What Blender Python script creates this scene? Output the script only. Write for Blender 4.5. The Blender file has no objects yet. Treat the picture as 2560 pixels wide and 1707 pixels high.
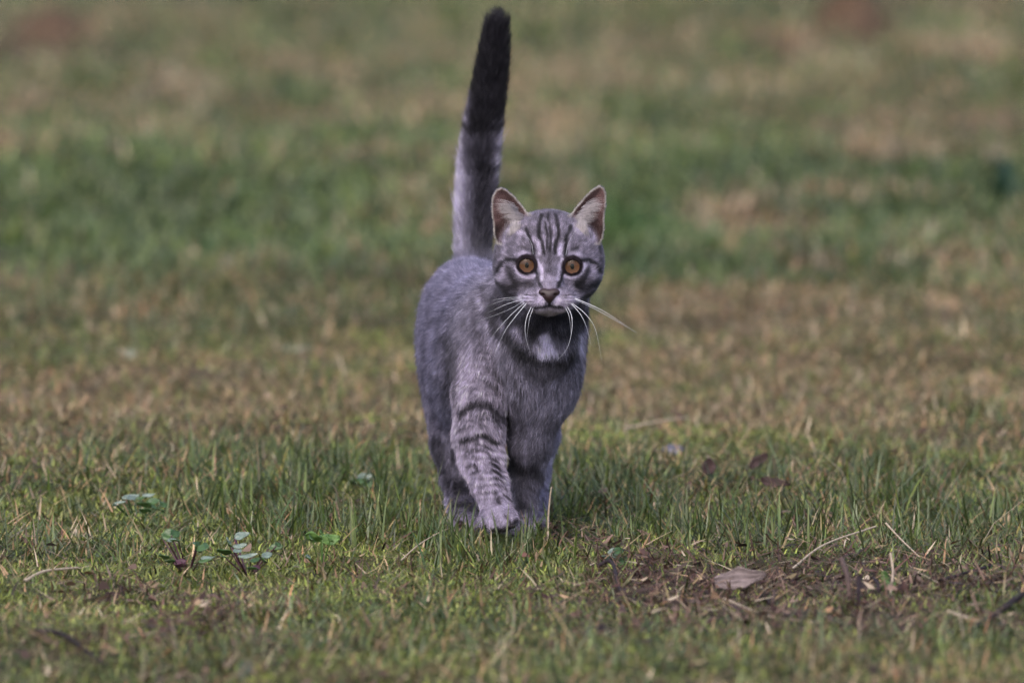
import bpy, math
import numpy as np
from mathutils import Vector

R = math.radians
rng = np.random.default_rng(7)
scene = bpy.context.scene
COL = scene.collection

# ------------------------------------------------------------------ camera, light
CAM_H, CAM_D = 0.92, 9.5            # a crouching photographer with a long lens
FPX = 3200.0 * CAM_D                # focal length in pixels of the 2560 px wide photograph
PITCH = math.atan(CAM_H / CAM_D) - math.atan(482 / FPX)
cam_d = bpy.data.cameras.new('camera')
cam = bpy.data.objects.new('camera', cam_d)
COL.objects.link(cam)
cam.location = (0, -CAM_D, CAM_H)
cam.rotation_euler = (R(90) - PITCH, 0, 0)
cam_d.sensor_width = 36
cam_d.lens = 36 * FPX / 2560
cam_d.clip_start = 0.1
cam_d.clip_end = 2000
cam_d.dof.use_dof = True
cam_d.dof.focus_distance = CAM_D - 0.075
cam_d.dof.aperture_fstop = 8.4
scene.camera = cam

SUN_EL, SUN_AZ = R(52), R(200)      # azimuth of the sun seen from the cat, clockwise from +Y
world = bpy.data.worlds.new('World')
scene.world = world
world.use_nodes = True
nt = world.node_tree
sky = nt.nodes.new('ShaderNodeTexSky')
sky.sky_type = 'NISHITA'
sky.sun_disc = False
sky.sun_elevation = SUN_EL
sky.sun_rotation = SUN_AZ
sky.air_density = 1.0
sky.dust_density = 4.0
sky.ozone_density = 1.0
nt.links.new(sky.outputs[0], nt.nodes['Background'].inputs[0])
nt.nodes['Background'].inputs[1].default_value = 0.15
sun_d = bpy.data.lights.new('sun', 'SUN')
sun_d.energy = .8
sun_d.angle = R(85)
sun_d.color = (1.0, 0.98, 0.95)
sun = bpy.data.objects.new('sun', sun_d)
COL.objects.link(sun)
sdir = Vector((math.sin(SUN_AZ) * math.cos(SUN_EL), math.cos(SUN_AZ) * math.cos(SUN_EL), math.sin(SUN_EL)))
sun.rotation_euler = (-sdir).to_track_quat('-Z', 'Y').to_euler()

scene.view_settings.view_transform = 'Standard'
scene.view_settings.look = 'None'
scene.view_settings.exposure = 0.80
scene.view_settings.gamma = 1
scene.view_settings.use_curve_mapping = False
scene.render.engine = 'CYCLES'
scene.cycles.use_denoising = True
scene.cycles.denoising_prefilter = 'FAST'
scene.cycles.max_bounces = 6
scene.cycles.diffuse_bounces = 3
scene.cycles.glossy_bounces = 2
scene.cycles.transmission_bounces = 3
scene.cycles.transparent_max_bounces = 4

# ------------------------------------------------------------------ measuring helpers
cp, sp = math.cos(PITCH), math.sin(PITCH)

def W(px, py, Y):
    """world point at depth Y that the photograph shows at px, py (numpy friendly)"""
    u = (np.asarray(px, float) - 1280) / FPX
    v = (853.5 - np.asarray(py, float)) / FPX
    dy = cp + v * sp
    dz = -sp + v * cp
    t = (np.asarray(Y, float) + CAM_D) / dy
    return np.stack(np.broadcast_arrays(u * t, np.asarray(Y, float), CAM_H + dz * t), -1)

def proj(P):
    """photograph position of world points"""
    P = np.asarray(P, float)
    X, Y, Z = P[..., 0], P[..., 1] + CAM_D, P[..., 2] - CAM_H
    f = Y * cp - Z * sp
    u = X / f
    v = (Y * sp + Z * cp) / f
    return 1280 + FPX * u, 853.5 - FPX * v

def G(px, py):
    """point of the level ground"""
    ang = PITCH + math.atan((py - 853.5) / FPX)
    d = CAM_H / math.tan(ang)
    return ((px - 1280) / FPX * d / math.cos(ang) * math.cos(ang - PITCH) * 1.0, d - CAM_D)

def row_of(y):
    """photograph row of level ground at depth y"""
    return 853.5 + FPX * np.tan(np.arctan(CAM_H / (np.asarray(y) + CAM_D)) - PITCH)

_LAT = np.random.default_rng(99).random((32, 32, 32)).astype(np.float32)

def noise3(P, scale, off=0.0):
    Q = np.asarray(P, np.float64) * scale + 57.3 + off
    I = np.floor(Q).astype(np.int64)
    F = Q - I
    F = F * F * (3 - 2 * F)
    I &= 31
    J = (I + 1) & 31
    x0, y0, z0 = I[..., 0], I[..., 1], I[..., 2]
    x1, y1, z1 = J[..., 0], J[..., 1], J[..., 2]
    fx, fy, fz = F[..., 0], F[..., 1], F[..., 2]
    a = _LAT[x0, y0, z0] * (1 - fx) + _LAT[x1, y0, z0] * fx
    b = _LAT[x0, y1, z0] * (1 - fx) + _LAT[x1, y1, z0] * fx
    c = _LAT[x0, y0, z1] * (1 - fx) + _LAT[x1, y0, z1] * fx
    d = _LAT[x0, y1, z1] * (1 - fx) + _LAT[x1, y1, z1] * fx
    return (a * (1 - fy) + b * fy) * (1 - fz) + (c * (1 - fy) + d * fy) * fz   # 0..1

def noise2(x, y, scale, off=0.0):
    return noise3(np.stack([x, y, np.zeros_like(x)], -1), scale, off)

def sstep(a, b, x):
    t = np.clip((x - a) / (b - a), 0, 1)
    return t * t * (3 - 2 * t)

def nrm(v):
    return v / np.maximum(np.linalg.norm(v, axis=-1, keepdims=True), 1e-9)

def tag(o, label=None, cat=None, group=None, kind=None):
    if label: o['label'] = label
    if cat: o['category'] = cat
    if group: o['group'] = group
    if kind: o['kind'] = kind
    return o

def link(name, data, mat=None, parent=None):
    o = bpy.data.objects.new(name, data)
    COL.objects.link(o)
    if mat is not None: data.materials.append(mat)
    if parent is not None: o.parent = parent
    return o

def mesh_np(name, verts, faces, color=None, smooth=True):
    """mesh from arrays; faces (N,k)"""
    me = bpy.data.meshes.new(name)
    verts = np.asarray(verts, np.float32)
    faces = np.asarray(faces, np.int32)
    n, k = faces.shape
    me.vertices.add(len(verts)); me.vertices.foreach_set('co', verts.ravel())
    me.loops.add(n * k); me.loops.foreach_set('vertex_index', faces.ravel())
    me.polygons.add(n)
    me.polygons.foreach_set('loop_start', np.arange(0, n * k, k, dtype=np.int32))
    me.update(calc_edges=True)
    me.polygons.foreach_set('use_smooth', np.full(n, smooth))
    if color is not None:
        c = np.ones((len(verts), 4), np.float32); c[:, :3] = color
        a = me.attributes.new('tint', 'FLOAT_COLOR', 'POINT')
        a.data.foreach_set('color', c.ravel())
    me.validate()
    return me

# ------------------------------------------------------------------ materials
def mat_attr(name, rough=0.6, translucent=0.0, spec=0.3, noise_scale=0, noise_amt=0.3, attr='tint', sheen=0):
    m = bpy.data.materials.new(name); m.use_nodes = True
    t = m.node_tree; b = t.nodes['Principled BSDF']
    a = t.nodes.new('ShaderNodeAttribute'); a.attribute_name = attr
    src = a.outputs['Color']
    if noise_scale:
        tc = t.nodes.new('ShaderNodeTexCoord'); n = t.nodes.new('ShaderNodeTexNoise')
        n.inputs['Scale'].default_value = noise_scale; n.inputs['Detail'].default_value = 6
        t.links.new(tc.outputs['Object'], n.inputs['Vector'])
        r = t.nodes.new('ShaderNodeMapRange')
        r.inputs[1].default_value = 0.3; r.inputs[2].default_value = 0.7
        r.inputs[3].default_value = 1 - noise_amt; r.inputs[4].default_value = 1 + noise_amt
        t.links.new(n.outputs[0], r.inputs[0])
        mx = t.nodes.new('ShaderNodeVectorMath'); mx.operation = 'SCALE'
        t.links.new(src, mx.inputs[0]); t.links.new(r.outputs[0], mx.inputs['Scale'])
        src = mx.outputs[0]
        bp = t.nodes.new('ShaderNodeBump'); bp.inputs['Strength'].default_value = 0.4; bp.inputs['Distance'].default_value = 0.002
        t.links.new(n.outputs[0], bp.inputs['Height']); t.links.new(bp.outputs[0], b.inputs['Normal'])
    t.links.new(src, b.inputs['Base Color'])
    b.inputs['Roughness'].default_value = rough
    b.inputs['Specular IOR Level'].default_value = spec
    if translucent:
        tr = t.nodes.new('ShaderNodeBsdfTranslucent'); t.links.new(src, tr.inputs['Color'])
        ms = t.nodes.new('ShaderNodeMixShader'); ms.inputs[0].default_value = translucent
        t.links.new(b.outputs[0], ms.inputs[1]); t.links.new(tr.outputs[0], ms.inputs[2])
        t.links.new(ms.outputs[0], t.nodes['Material Output'].inputs['Surface'])
    return m

def mat_flat(name, col, rough=0.6, spec=0.4, coat=0.0, var=0.25, scale=300, translucent=0.0):
    m = bpy.data.materials.new(name); m.use_nodes = True
    t = m.node_tree; b = t.nodes['Principled BSDF']
    tc = t.nodes.new('ShaderNodeTexCoord'); n = t.nodes.new('ShaderNodeTexNoise')
    n.inputs['Scale'].default_value = scale; n.inputs['Detail'].default_value = 5
    t.links.new(tc.outputs['Object'], n.inputs['Vector'])
    cr = t.nodes.new('ShaderNodeValToRGB')
    cr.color_ramp.elements[0].position = 0.3; cr.color_ramp.elements[1].position = 0.72
    cr.color_ramp.elements[0].color = (*[c * (1 - var) for c in col], 1)
    cr.color_ramp.elements[1].color = (*[min(1, c * (1 + var)) for c in col], 1)
    t.links.new(n.outputs[0], cr.inputs[0]); t.links.new(cr.outputs[0], b.inputs['Base Color'])
    b.inputs['Roughness'].default_value = rough
    b.inputs['Specular IOR Level'].default_value = spec
    b.inputs['Coat Weight'].default_value = coat
    b.inputs['Coat Roughness'].default_value = 0.03
    if translucent:
        tr = t.nodes.new('ShaderNodeBsdfTranslucent'); t.links.new(cr.outputs[0], tr.inputs['Color'])
        ms = t.nodes.new('ShaderNodeMixShader'); ms.inputs[0].default_value = translucent
        t.links.new(b.outputs[0], ms.inputs[1]); t.links.new(tr.outputs[0], ms.inputs[2])
        t.links.new(ms.outputs[0], t.nodes['Material Output'].inputs['Surface'])
    return m

M_grass = mat_attr('grass_blades', 0.45, 0.25, 0.45)
M_thatch = mat_attr('dry_thatch', 0.7, 0.15, 0.2)
M_ground = mat_attr('soil', 0.9, 0, 0.2, noise_scale=60, noise_amt=0.5)
M_fur = mat_attr('fur_strands', 0.5, 0.0, 0.25)
M_skin = mat_attr('undercoat', 0.8, 0, 0.1, noise_scale=700, noise_amt=0.2)

# ------------------------------------------------------------------ the lawn: what grows where
def height(x, y):
    near = np.exp(-(x ** 2 + (y - 0.05) ** 2) / 0.09)
    h = (noise2(x, y, 1.1) - 0.5) * 0.05 + (noise2(x, y, 4.3, 3) - 0.5) * 0.02 + (noise2(x, y, 14, 9) - 0.5) * 0.010
    h = h * (1 - 0.92 * near) - 0.006 * near
    return h

# patches: px, py of the centre on the ground, half sizes in px, kind, strength
PATCH = [
 # green
 (420, 560, 420, 130, 'g', .5), (700, 420, 420, 110, 'g', .1), (1580, 560, 120, 45, 'g', 1.2), (1900, 580, 330, 80, 'g', .5),
 (2100, 740, 150, 50, 'g', .6), (850, 1260, 480, 100, 'g', .7), (2200, 1300, 420, 90, 'g', .7), (1450, 1300, 160, 70, 'g', .6),
 (860, 1520, 260, 60, 'g', .7), (820, 1010, 90, 35, 'g', .9), (250, 960, 140, 50, 'g', .5), (230, 1160, 90, 50, 'g', .6), (100, 290, 140, 60, 'g', .7),
 (1930, 480, 420, 90, 'g', .3), (300, 780, 250, 60, 'g', .3), (1600, 1390, 250, 50, 'g', .6),
 # straw
 (650, 950, 520, 90, 's', 1.0), (300, 1080, 420, 70, 's', .9), (900, 1120, 260, 60, 's', .8), (1700, 900, 320, 110, 's', .8), (2200, 950, 420, 110, 's', .85),
 (2000, 840, 400, 60, 's', .7), (830, 190, 140, 40, 's', 1.2), (1500, 330, 300, 60, 's', .4), (2350, 330, 200, 60, 's', .4), (330, 200, 300, 40, 's', .5),
 (200, 430, 120, 50, 's', .3), (2450, 120, 220, 60, 's', .6), (1300, 1190, 60, 40, 's', .3),
 # moss
 (1700, 1150, 300, 50, 'm', 1.6), (2300, 1090, 300, 50, 'm', .9), (330, 1400, 430, 75, 'm', 1.2), (100, 1330, 260, 60, 'm', .9), (1130, 1420, 300, 50, 'm', .8),
 (2000, 1190, 200, 40, 'm', .8), (1750, 1430, 100, 30, 'm', .6), (100, 1650, 300, 60, 'm', .9), (1350, 1150, 90, 60, 'm', .7), (950, 1060, 120, 40, 'm', .7), (900, 1610, 260, 60, 'm', .6),
 # bare litter
 (2100, 1500, 420, 70, 'l', 1.05), (1480, 1500, 260, 45, 'l', .9), (130, 1480, 200, 35, 'l', .8), (250, 1600, 330, 40, 'l', .5), (1900, 1215, 120, 25, 'l', 1.1),
 (150, 60, 220, 40, 'l', 1.3), (2130, 60, 240, 40, 'l', 1.4), (1150, 1600, 260, 50, 'l', .3), (620, 1660, 300, 50, 'l', .2), (1900, 1650, 500, 50, 'g', .5), (1500, 1640, 300, 40, 'm', .5), (620, 1580, 300, 60, 'g', .4), (2300, 1420, 200, 40, 'g', .4), (1330, 1400, 200, 26, 'l', .6), (400, 480, 60, 26, 'l', .5)]
_PW = []
for (px, py, rx, ry, k, s) in PATCH:
    cx, cy = G(px, py)
    y0, y1 = G(px, py + ry)[1], G(px, py - ry)[1]
    _PW.append((cx, (y0 + y1) / 2, rx / FPX * (cy + CAM_D), (y1 - y0) / 2, k, s))

def zone(x, y):
    """weights of green, straw, moss, litter at ground points"""
    r = row_of(np.minimum(y, 60))
    n1 = noise2(x, y * 0.8, 1.9, 1); n2 = noise2(x, y * 0.8, 2.3, 11); n3 = noise2(x, y, 5.5, 21); n4 = noise2(x, y, 7.5, 31)
    n5 = noise2(x, y * .6, 2.7, 41); n6 = noise2(x, y * .6, 3.1, 51)
    wx = x + (n3 - .5) * .25 + (n6 - .5) * .3; wy = y + (n4 - .5) * .5 + (n5 - .5) * (1.2 + .35 * np.clip(y, 0, 9))
    far = sstep(900, 620, r)
    g = .42 + .20 * far + .7 * (n1 - .45)
    s = .16 + .12 * sstep(420, 150, r) + .7 * (n2 - .45)
    m = .12 + .35 * (n3 - .4) * sstep(1000, 1150, r)
    l = .08 + .10 * sstep(1380, 1560, r) + .6 * (n4 - .55)
    w = {'g': g, 's': s, 'm': m, 'l': l}
    for (cx, cy, rx, ry, k, st) in _PW:
        e = np.exp(-np.minimum(((wx - cx) / rx) ** 2 + ((wy - cy) / ry) ** 2, 30) * .9)
        w[k] = w[k] + st * e
        for o in 'gsml':
            if o != k: w[o] = w[o] - .35 * st * e
    n7 = noise2(x, y, 11, 71) - .5; n8 = noise2(x, y, 13, 81) - .5; n9 = noise2(x, y, 17, 91) - .5
    w['g'] = w['g'] + 1.1 * n7; w['s'] = w['s'] + 1.1 * n8; w['m'] = w['m'] + .8 * n9; w['l'] = w['l'] - .4 * (n7 + n8)
    n10 = noise2(x * 12, y * 3.5, 1, 101) - .5; n11 = noise2(x * 7, y * 2.2, 1, 111) - .5
    ff = sstep(1.5, 4, y)
    n12 = noise2(x, y, 4.2, 121) - .5; n13 = noise2(x, y, 3.3, 131) - .5
    w['g'] = w['g'] + (1 - ff) * 1.1 * n12; w['m'] = w['m'] - (1 - ff) * .8 * n12; w['s'] = w['s'] + (1 - ff) * .9 * n13
    w['g'] = w['g'] + ff * (1.6 * n10 + .9 * n11); w['s'] = w['s'] - ff * (1.4 * n10 - .7 * n11)
    ex = np.clip(1.5 - .12 * np.maximum(np.asarray(y) - 1.5, 0), .85, 1.5)[..., None]
    A = np.stack([np.clip(w[k], 0.03, 1.3) for k in 'gsml'], -1) ** ex
    return A / A.sum(-1, keepdims=True)

C_GREEN = np.array([[.062, .102, .024], [.104, .144, .032], [.052, .090, .032], [.142, .176, .042], [.084, .112, .050], [.17, .19, .11]])
C_STRAW = np.array([[.35, .245, .150], [.27, .165, .100], [.46, .37, .27], [.22, .175, .085], [.33, .19, .105], [.15, .15, .07]])
C_MOSS = np.array([[.21, .25, .045], [.27, .30, .06], [.13, .17, .035], [.31, .31, .10], [.09, .12, .04]])
C_LITT = np.array([[.075, .045, .036], [.14, .085, .065], [.040, .028, .028], [.22, .15, .115], [.12, .058, .048]])

def pick(rs, table, n):
    c = table[rs.integers(0, len(table), n)]
    c2 = table[rs.integers(0, len(table), n)]
    f = rs.random((n, 1))
    return (c * f + c2 * (1 - f)) * (0.42 + 1.05 * rs.random((n, 1)) ** 1.2)

# ground sheet: fine near the cat, out to the horizon
def axis(fine0, fine1, step, far):
    a = list(np.arange(fine0, fine1 + 1e-6, step)); s = step; v = fine1
    while v < far: s *= 1.35; v += s; a.append(v)
    s = step; v = fine0; b = []
    while v > -far: s *= 1.35; v -= s; b.append(v)
    return np.array(b[::-1] + a)
gx, gy = axis(-1.6, 1.6, 0.02, 900), axis(-2.2, 6.0, 0.025, 900)
GX, GY = np.meshgrid(gx, gy, indexing='xy')
fade = np.clip(1 - (np.hypot(GX, GY) - 40) / 100, 0, 1)
GZ = height(GX, GY) * fade + 0.0
zw = zone(np.clip(GX, -30, 30).ravel(), GY.ravel())
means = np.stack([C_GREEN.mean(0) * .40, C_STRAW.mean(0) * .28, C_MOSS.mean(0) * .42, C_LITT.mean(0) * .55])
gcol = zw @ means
idx = np.arange(GX.size).reshape(GX.shape)
gf = np.stack([idx[:-1, :-1], idx[:-1, 1:], idx[1:, 1:], idx[1:, :-1]], -1).reshape(-1, 4)
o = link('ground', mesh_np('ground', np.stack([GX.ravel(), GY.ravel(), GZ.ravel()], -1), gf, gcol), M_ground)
tag(o, 'mossy brown soil of the rough lawn under the grass', 'ground', kind='structure')

def blades(name, root, az, lean, length, width, bend, col, mat, segs=3, tipcol=None, twist=None):
    """tapered, bent blades as one mesh"""
    n = len(root)
    h = np.stack([np.cos(az), np.sin(az), np.zeros(n)], -1)
    tw = az + (np.pi / 2 if twist is None else twist)
    side = np.stack([np.cos(tw), np.sin(tw), np.zeros(n)], -1)
    up = np.array([0, 0, 1.0])
    ts = {3: [0, .4, .75, 1], 2: [0, .55, 1]}[segs]
    wd = {3: [1, .85, .5], 2: [1, .7]}[segs]
    pts = []
    d0 = nrm(h * np.sin(lean)[:, None] + up * np.cos(lean)[:, None])
    for t in ts:
        p = root + length[:, None] * (d0 * t + (h * bend[:, None] - up * (bend ** 2 * .45)[:, None]) * t * t)
        pts.append(p)
    V = []; Cc = []
    tc = col if tipcol is None else tipcol
    for i, t in enumerate(ts[:-1]):
        w = (width * wd[i] * .5)[:, None] * side
        V += [pts[i] - w, pts[i] + w]; c = col * (1 - t) + tc * t; Cc += [c, c]
    V.append(pts[-1]); Cc.append(tc)
    k = len(V)
    V = np.stack(V, 1).reshape(-1, 3); Cc = np.stack(Cc, 1).reshape(-1, 3)
    f = []
    for i in range(segs - 1):
        a = 2 * i; f += [(a, a + 1, a + 3), (a, a + 3, a + 2)]
    f.append((2 * segs - 2, 2 * segs - 1, 2 * segs))
    F = (np.arange(n)[:, None, None] * k + np.array(f)[None]).reshape(-1, 3)
    return link(name, mesh_np(name, V, F, Cc), mat)

def scatter(rs, n, y0, y1, w0, w1):
    """points of a wedge that widens away from the camera"""
    y = y0 + (y1 - y0) * rs.random(int(n * 1.6))
    hw = w0 + (w1 - w0) * (y - y0) / (y1 - y0)
    keep = rs.random(len(y)) < hw / max(w0, w1)
    y, hw = y[keep][:n], hw[keep][:n]
    x = (rs.random(len(y)) * 2 - 1) * hw
    return x, y

def on_ground(x, y, dz=-0.002):
    return np.stack([x, y, height(x, y) + dz], -1)

def paws_clear(x, y):
    return np.ones(len(x), bool)

# --- green blades near the cat
rs = np.random.default_rng(11)
x, y = scatter(rs, 210000, -1.5, 2.6, .85, .95)
z = zone(x, y)
cl = noise2(x, y, 22, 5) * .6 + noise2(x, y, 50, 6) * .4
keep = rs.random(len(x)) < np.clip(z[:, 0] * 1.15 + z[:, 2] * .3 + z[:, 3] * .16 + z[:, 1] * .16, 0, 1) * (.2 + 1.4 * sstep(.38, .68, cl))
x, y, z, cl = x[keep], y[keep], z[keep], cl[keep]
n = len(x)
L = (.006 + .018 * rs.random(n) ** 1.8) * (.3 + 1.5 * cl) * (.6 + .8 * z[:, 0])
tall = rs.random(n) < .03; L[tall] *= 1.5 + rs.random(tall.sum())
L *= np.where((np.abs(x + .012) < .035) & (y > -.35) & (y < -.02), .6, 1)
c = pick(rs, C_GREEN, n); dry = rs.random(n) < .13; c[dry] = pick(rs, C_STRAW, dry.sum()) * .8
tipc = c * np.where(rs.random((n, 1)) < .15, np.array([[2.2, 1.2, 1.0]]), 1.15)
az = rs.random(n) * 2 * np.pi
c *= (.45 + 1.0 * noise2(x, y, 35, 63))[:, None]
blades('grass', on_ground(x, y), az, rs.random(n) ** .9 * 1.15, L, .0009 + .0014 * rs.random(n), rs.random(n) ** 1.2 * .9,
       c, M_grass, 3, tipc)
tag(bpy.data.objects['grass'], 'short green grass blades growing round the cat', 'grass', kind='stuff')

# --- thin dry thatch lying between them
x, y = scatter(rs, 240000, -1.5, 2.6, .85, .95)
z = zone(x, y)
cl = noise2(x, y, 18, 15)
keep = rs.random(len(x)) < np.clip(z[:, 1] * 1.2 + z[:, 3] * .8 + z[:, 0] * .42 + z[:, 2] * .35, 0, 1) * (.35 + 1.1 * cl)
x, y, z = x[keep], y[keep], z[keep]; n = len(x)
c = pick(rs, C_STRAW, n)
lt = rs.random(n) < z[:, 3] / (z[:, 3] + z[:, 1] + .05); c[lt] = pick(rs, C_LITT, lt.sum())
gr = rs.random(n) < .12; c[gr] = pick(rs, C_GREEN, gr.sum())
rt = on_ground(x, y); rt[:, 2] += rs.random(n) * .009
c *= (.5 + 1.0 * noise2(x, y, 30, 64))[:, None]
L = (.006 + .020 * rs.random(n) ** 1.8)
az = rs.random(n) * 2 * np.pi
o = blades('dry_thatch', rt, az, .5 + 1.0 * rs.random(n), L, .0008 + .0013 * rs.random(n), (rs.random(n) - .2) * .6, c, M_thatch, 2)
tag(o, 'tangled straw coloured dead grass matted between the green blades', 'dry grass', kind='stuff')

# --- moss: tiny upright shoots
x, y = scatter(rs, 430000, -1.5, 2.0, .85, .9)
z = zone(x, y)
cl = noise2(x, y, 26, 25)
keep = rs.random(len(x)) < np.clip(z[:, 2] * 1.6 + z[:, 0] * .38 + z[:, 3] * .2 + z[:, 1] * .1, 0, 1) * (.3 + 1.3 * cl)
x, y = x[keep], y[keep]; n = len(x)
rt = on_ground(x, y); rt[:, 2] += .010 * noise2(x, y, 40, 44)
o = blades('moss', rt, rs.random(n) * 2 * np.pi, rs.random(n) * 1.45, .003 + .006 * rs.random(n) ** 1.5, .0008 + .0013 * rs.random(n), rs.random(n) * .8,
           pick(rs, C_MOSS, n) * (.45 + 1.1 * noise2(x, y, 45, 65))[:, None], M_grass, 2)
tag(o, 'yellow green moss cushions between the grass', 'moss', kind='stuff')

# --- the lawn behind, out of focus
rs = np.random.default_rng(12)
x, y = scatter(rs, 390000, 2.5, 12.5, .95, 2.1)
den = rs.random(len(x)) < np.clip(1.2 - (y - 2.5) / 14, .4, 1)
x, y = x[den], y[den]
z = zone(x, y); n = len(x)
cl = noise2(x, y, 6, 35) * .5 + noise2(x, y, 14, 36) * .5
u = rs.random(n); acc = np.cumsum(z, -1)
k = (u[:, None] > acc).sum(-1).clip(0, 3)
c = np.zeros((n, 3))
for i, T in enumerate((C_GREEN, C_STRAW, C_MOSS, C_LITT)):
    mk = k == i; c[mk] = pick(rs, T, mk.sum())
L = (.010 + .020 * rs.random(n)) * (.4 + 1.2 * cl); L[k == 2] *= .6; L[k == 3] *= .7
spot = np.exp(-(((x - G(1560, 575)[0]) / .05) ** 2 + ((y - G(1560, 575)[1]) / .30) ** 2)); L *= 1 + 1.3 * spot; c = c * (1 - .85 * spot[:, None]) + .85 * spot[:, None] * np.array([.035, .085, .018]) * (.5 + rs.random((n, 1)))
o = blades('far_grass', on_ground(x, y), rs.random(n) * 2 * np.pi, rs.random(n) * 1.2, L, .0026 + .0036 * rs.random(n), rs.random(n) * .8, c * (.62 + .6 * noise2(x, y * .5, 9, 61) + .5 * noise2(x, y * .4, 3.5, 62))[:, None], M_grass, 2)
tag(o, 'blurred green and straw coloured grass stretching away behind the cat', 'grass', kind='stuff')

# ------------------------------------------------------------------ the cat: one continuous body grown from a distance field
VOX = 0.00125
BB0, BB1 = np.array([-.100, -.130, -.008]), np.array([.095, .350, .435])
DIM = np.ceil((BB1 - BB0) / VOX).astype(int)
AX = [(BB0[i] + np.arange(DIM[i]) * VOX).astype(np.float32) for i in range(3)]
D = np.full(tuple(DIM), 0.02, np.float32)
PR = []     # every primitive: distance function, region, flow, fur length

def smin(a, b, k):
    h = np.clip(.5 + .5 * (b - a) / k, 0, 1)
    return b * (1 - h) + a * h - k * h * (1 - h)

def f_ell(c, r, rz=0.0, rx=0.0):
    c, r = np.asarray(c, np.float32), np.asarray(r, np.float32)
    cz, sz, cx_, sx_ = math.cos(rz), math.sin(rz), math.cos(rx), math.sin(rx)
    def f(X, Y, Z):
        x, y, z = X - c[0], Y - c[1], Z - c[2]
        x, z = x * cz + z * sz, -x * sz + z * cz           # roll in the front view
        y, z = y * cx_ + z * sx_, -y * sx_ + z * cx_       # pitch
        k0 = np.sqrt((x / r[0]) ** 2 + (y / r[1]) ** 2 + (z / r[2]) ** 2)
        k1 = np.sqrt((x / r[0] ** 2) ** 2 + (y / r[1] ** 2) ** 2 + (z / r[2] ** 2) ** 2)
        return k0 * (k0 - 1) / np.maximum(k1, 1e-6)
    m = max(r)
    return f, c - m, c + m

def f_cone(a, ra, b, rb):
    a, b = np.asarray(a, np.float32), np.asarray(b, np.float32)
    ba = b - a; l2 = float(ba @ ba)
    def f(X, Y, Z):
        x, y, z = X - a[0], Y - a[1], Z - a[2]
        t = np.clip((x * ba[0] + y * ba[1] + z * ba[2]) / l2, 0, 1)
        return np.sqrt((x - ba[0] * t) ** 2 + (y - ba[1] * t) ** 2 + (z - ba[2] * t) ** 2) - (ra + (rb - ra) * t)
    m = max(ra, rb)
    return f, np.minimum(a, b) - m, np.maximum(a, b) + m

def add(fb, k, region, flow, flen, mode='add'):
    f, lo, hi = fb
    mg = .014
    i0 = np.maximum(((lo - mg - BB0) / VOX).astype(int), 0)
    i1 = np.minimum(((hi + mg - BB0) / VOX).astype(int) + 2, DIM)
    sl = tuple(slice(i0[j], i1[j]) for j in range(3))
    X = AX[0][sl[0]][:, None, None]; Y = AX[1][sl[1]][None, :, None]; Z = AX[2][sl[2]][None, None, :]
    d = f(X, Y, Z).astype(np.float32)
    if mode == 'add':
        D[sl] = smin(D[sl], d, k)
        PR.append((f, region, flow, flen))
    else:
        D[sl] = -smin(-D[sl], d, k)

def E(px, py, Y, rx, ry, rz, k=.012, region='body', flow=(0, .8, -.6), flen=.009, roll=0, pitch=0):
    add(f_ell(W(px, py, Y), (rx, ry, rz), roll, pitch), k, region, flow, flen)

def Cn(a, ra, b, rb, k=.008, region='leg', flow=None, flen=.006):
    A, B = W(*a), W(*b)
    if flow is None: flow = tuple(nrm(B - A))
    add(f_cone(A, ra, B, rb), k, region, flow, flen)

def chain(pts, **kw):
    for p, q in zip(pts[:-1], pts[1:]):
        Cn(p[:3], p[3], q[:3], q[3], **kw)

# trunk, seen from the front with the rump carried to the left
E(1168, 812, .235, .0345, .055, .050, .03)
E(1196, 850, .15, .0445, .085, .058, .03)
E(1240, 955, .12, .042, .095, .042, .03, flen=.010)
E(1275, 850, .060, .0455, .068, .055, .03)
E(1325, 890, .002, .0315, .036, .050, .02, region='chest', flow=(0, .1, -1), flen=.012)
E(1208, 900, .018, .022, .036, .050, .014, region='body', flow=(-.1, .3, -1), flen=.007)
E(1402, 895, .015, .0135, .030, .042, .016, region='chest', flow=(.1, .3, -1), flen=.008)
E(1133, 985, .205, .0195, .046, .046, .02, flow=(-.05, .3, -1), flen=.008)
E(1335, 985, .200, .018, .044, .044, .02, flow=(.05, .3, -1), flen=.008)
# neck and bib
Cn((1325, 810, .035), .037, (1368, 715, -.018), .030, .02, 'neck', (0, .5, -.9), .007)
E(1360, 845, -.030, .024, .020, .027, .014, 'neck', (0, .05, -1), .007)
# head
HF = 'face'
E(1371, 636, -.040, .0370, .040, .0345, .012, 'head', HF, .0030)
E(1371, 672, -.050, .0395, .032, .026, .010, 'head', HF, .0032)
E(1311, 690, -.052, .0190, .024, .0175, .010, 'head', HF, .0065)
E(1431, 689, -.052, .0175, .024, .0175, .010, 'head', HF, .0065)
E(1310, 640, -.038, .0215, .026, .0240, .010, 'head', HF, .0032)
E(1434, 640, -.038, .0215, .026, .0240, .010, 'head', HF, .0032)
E(1372, 742, -.070, .0230, .022, .0130, .010, 'head', HF, .0030)
Cn((1372, 640, -.074), .0085, (1372, 712, -.092), .0078, .008, 'head', HF, .0022)
Cn((1372, 700, -.088), .0090, (1372, 736, -.097), .0065, .005, 'head', HF, .0018)
E(1347, 750, -.0905, .0125, .0110, .0095, .004, 'head', HF, .0026)
E(1397, 750, -.0905, .0125, .0110, .0095, .004, 'head', HF, .0026)
E(1372, 771, -.0800, .0085, .0105, .0052, .0035, 'head', HF, .0028)
EYES = [(1317, 661.5, -.0745, -1), (1430.5, 664.5, -.0745, 1)]
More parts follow.
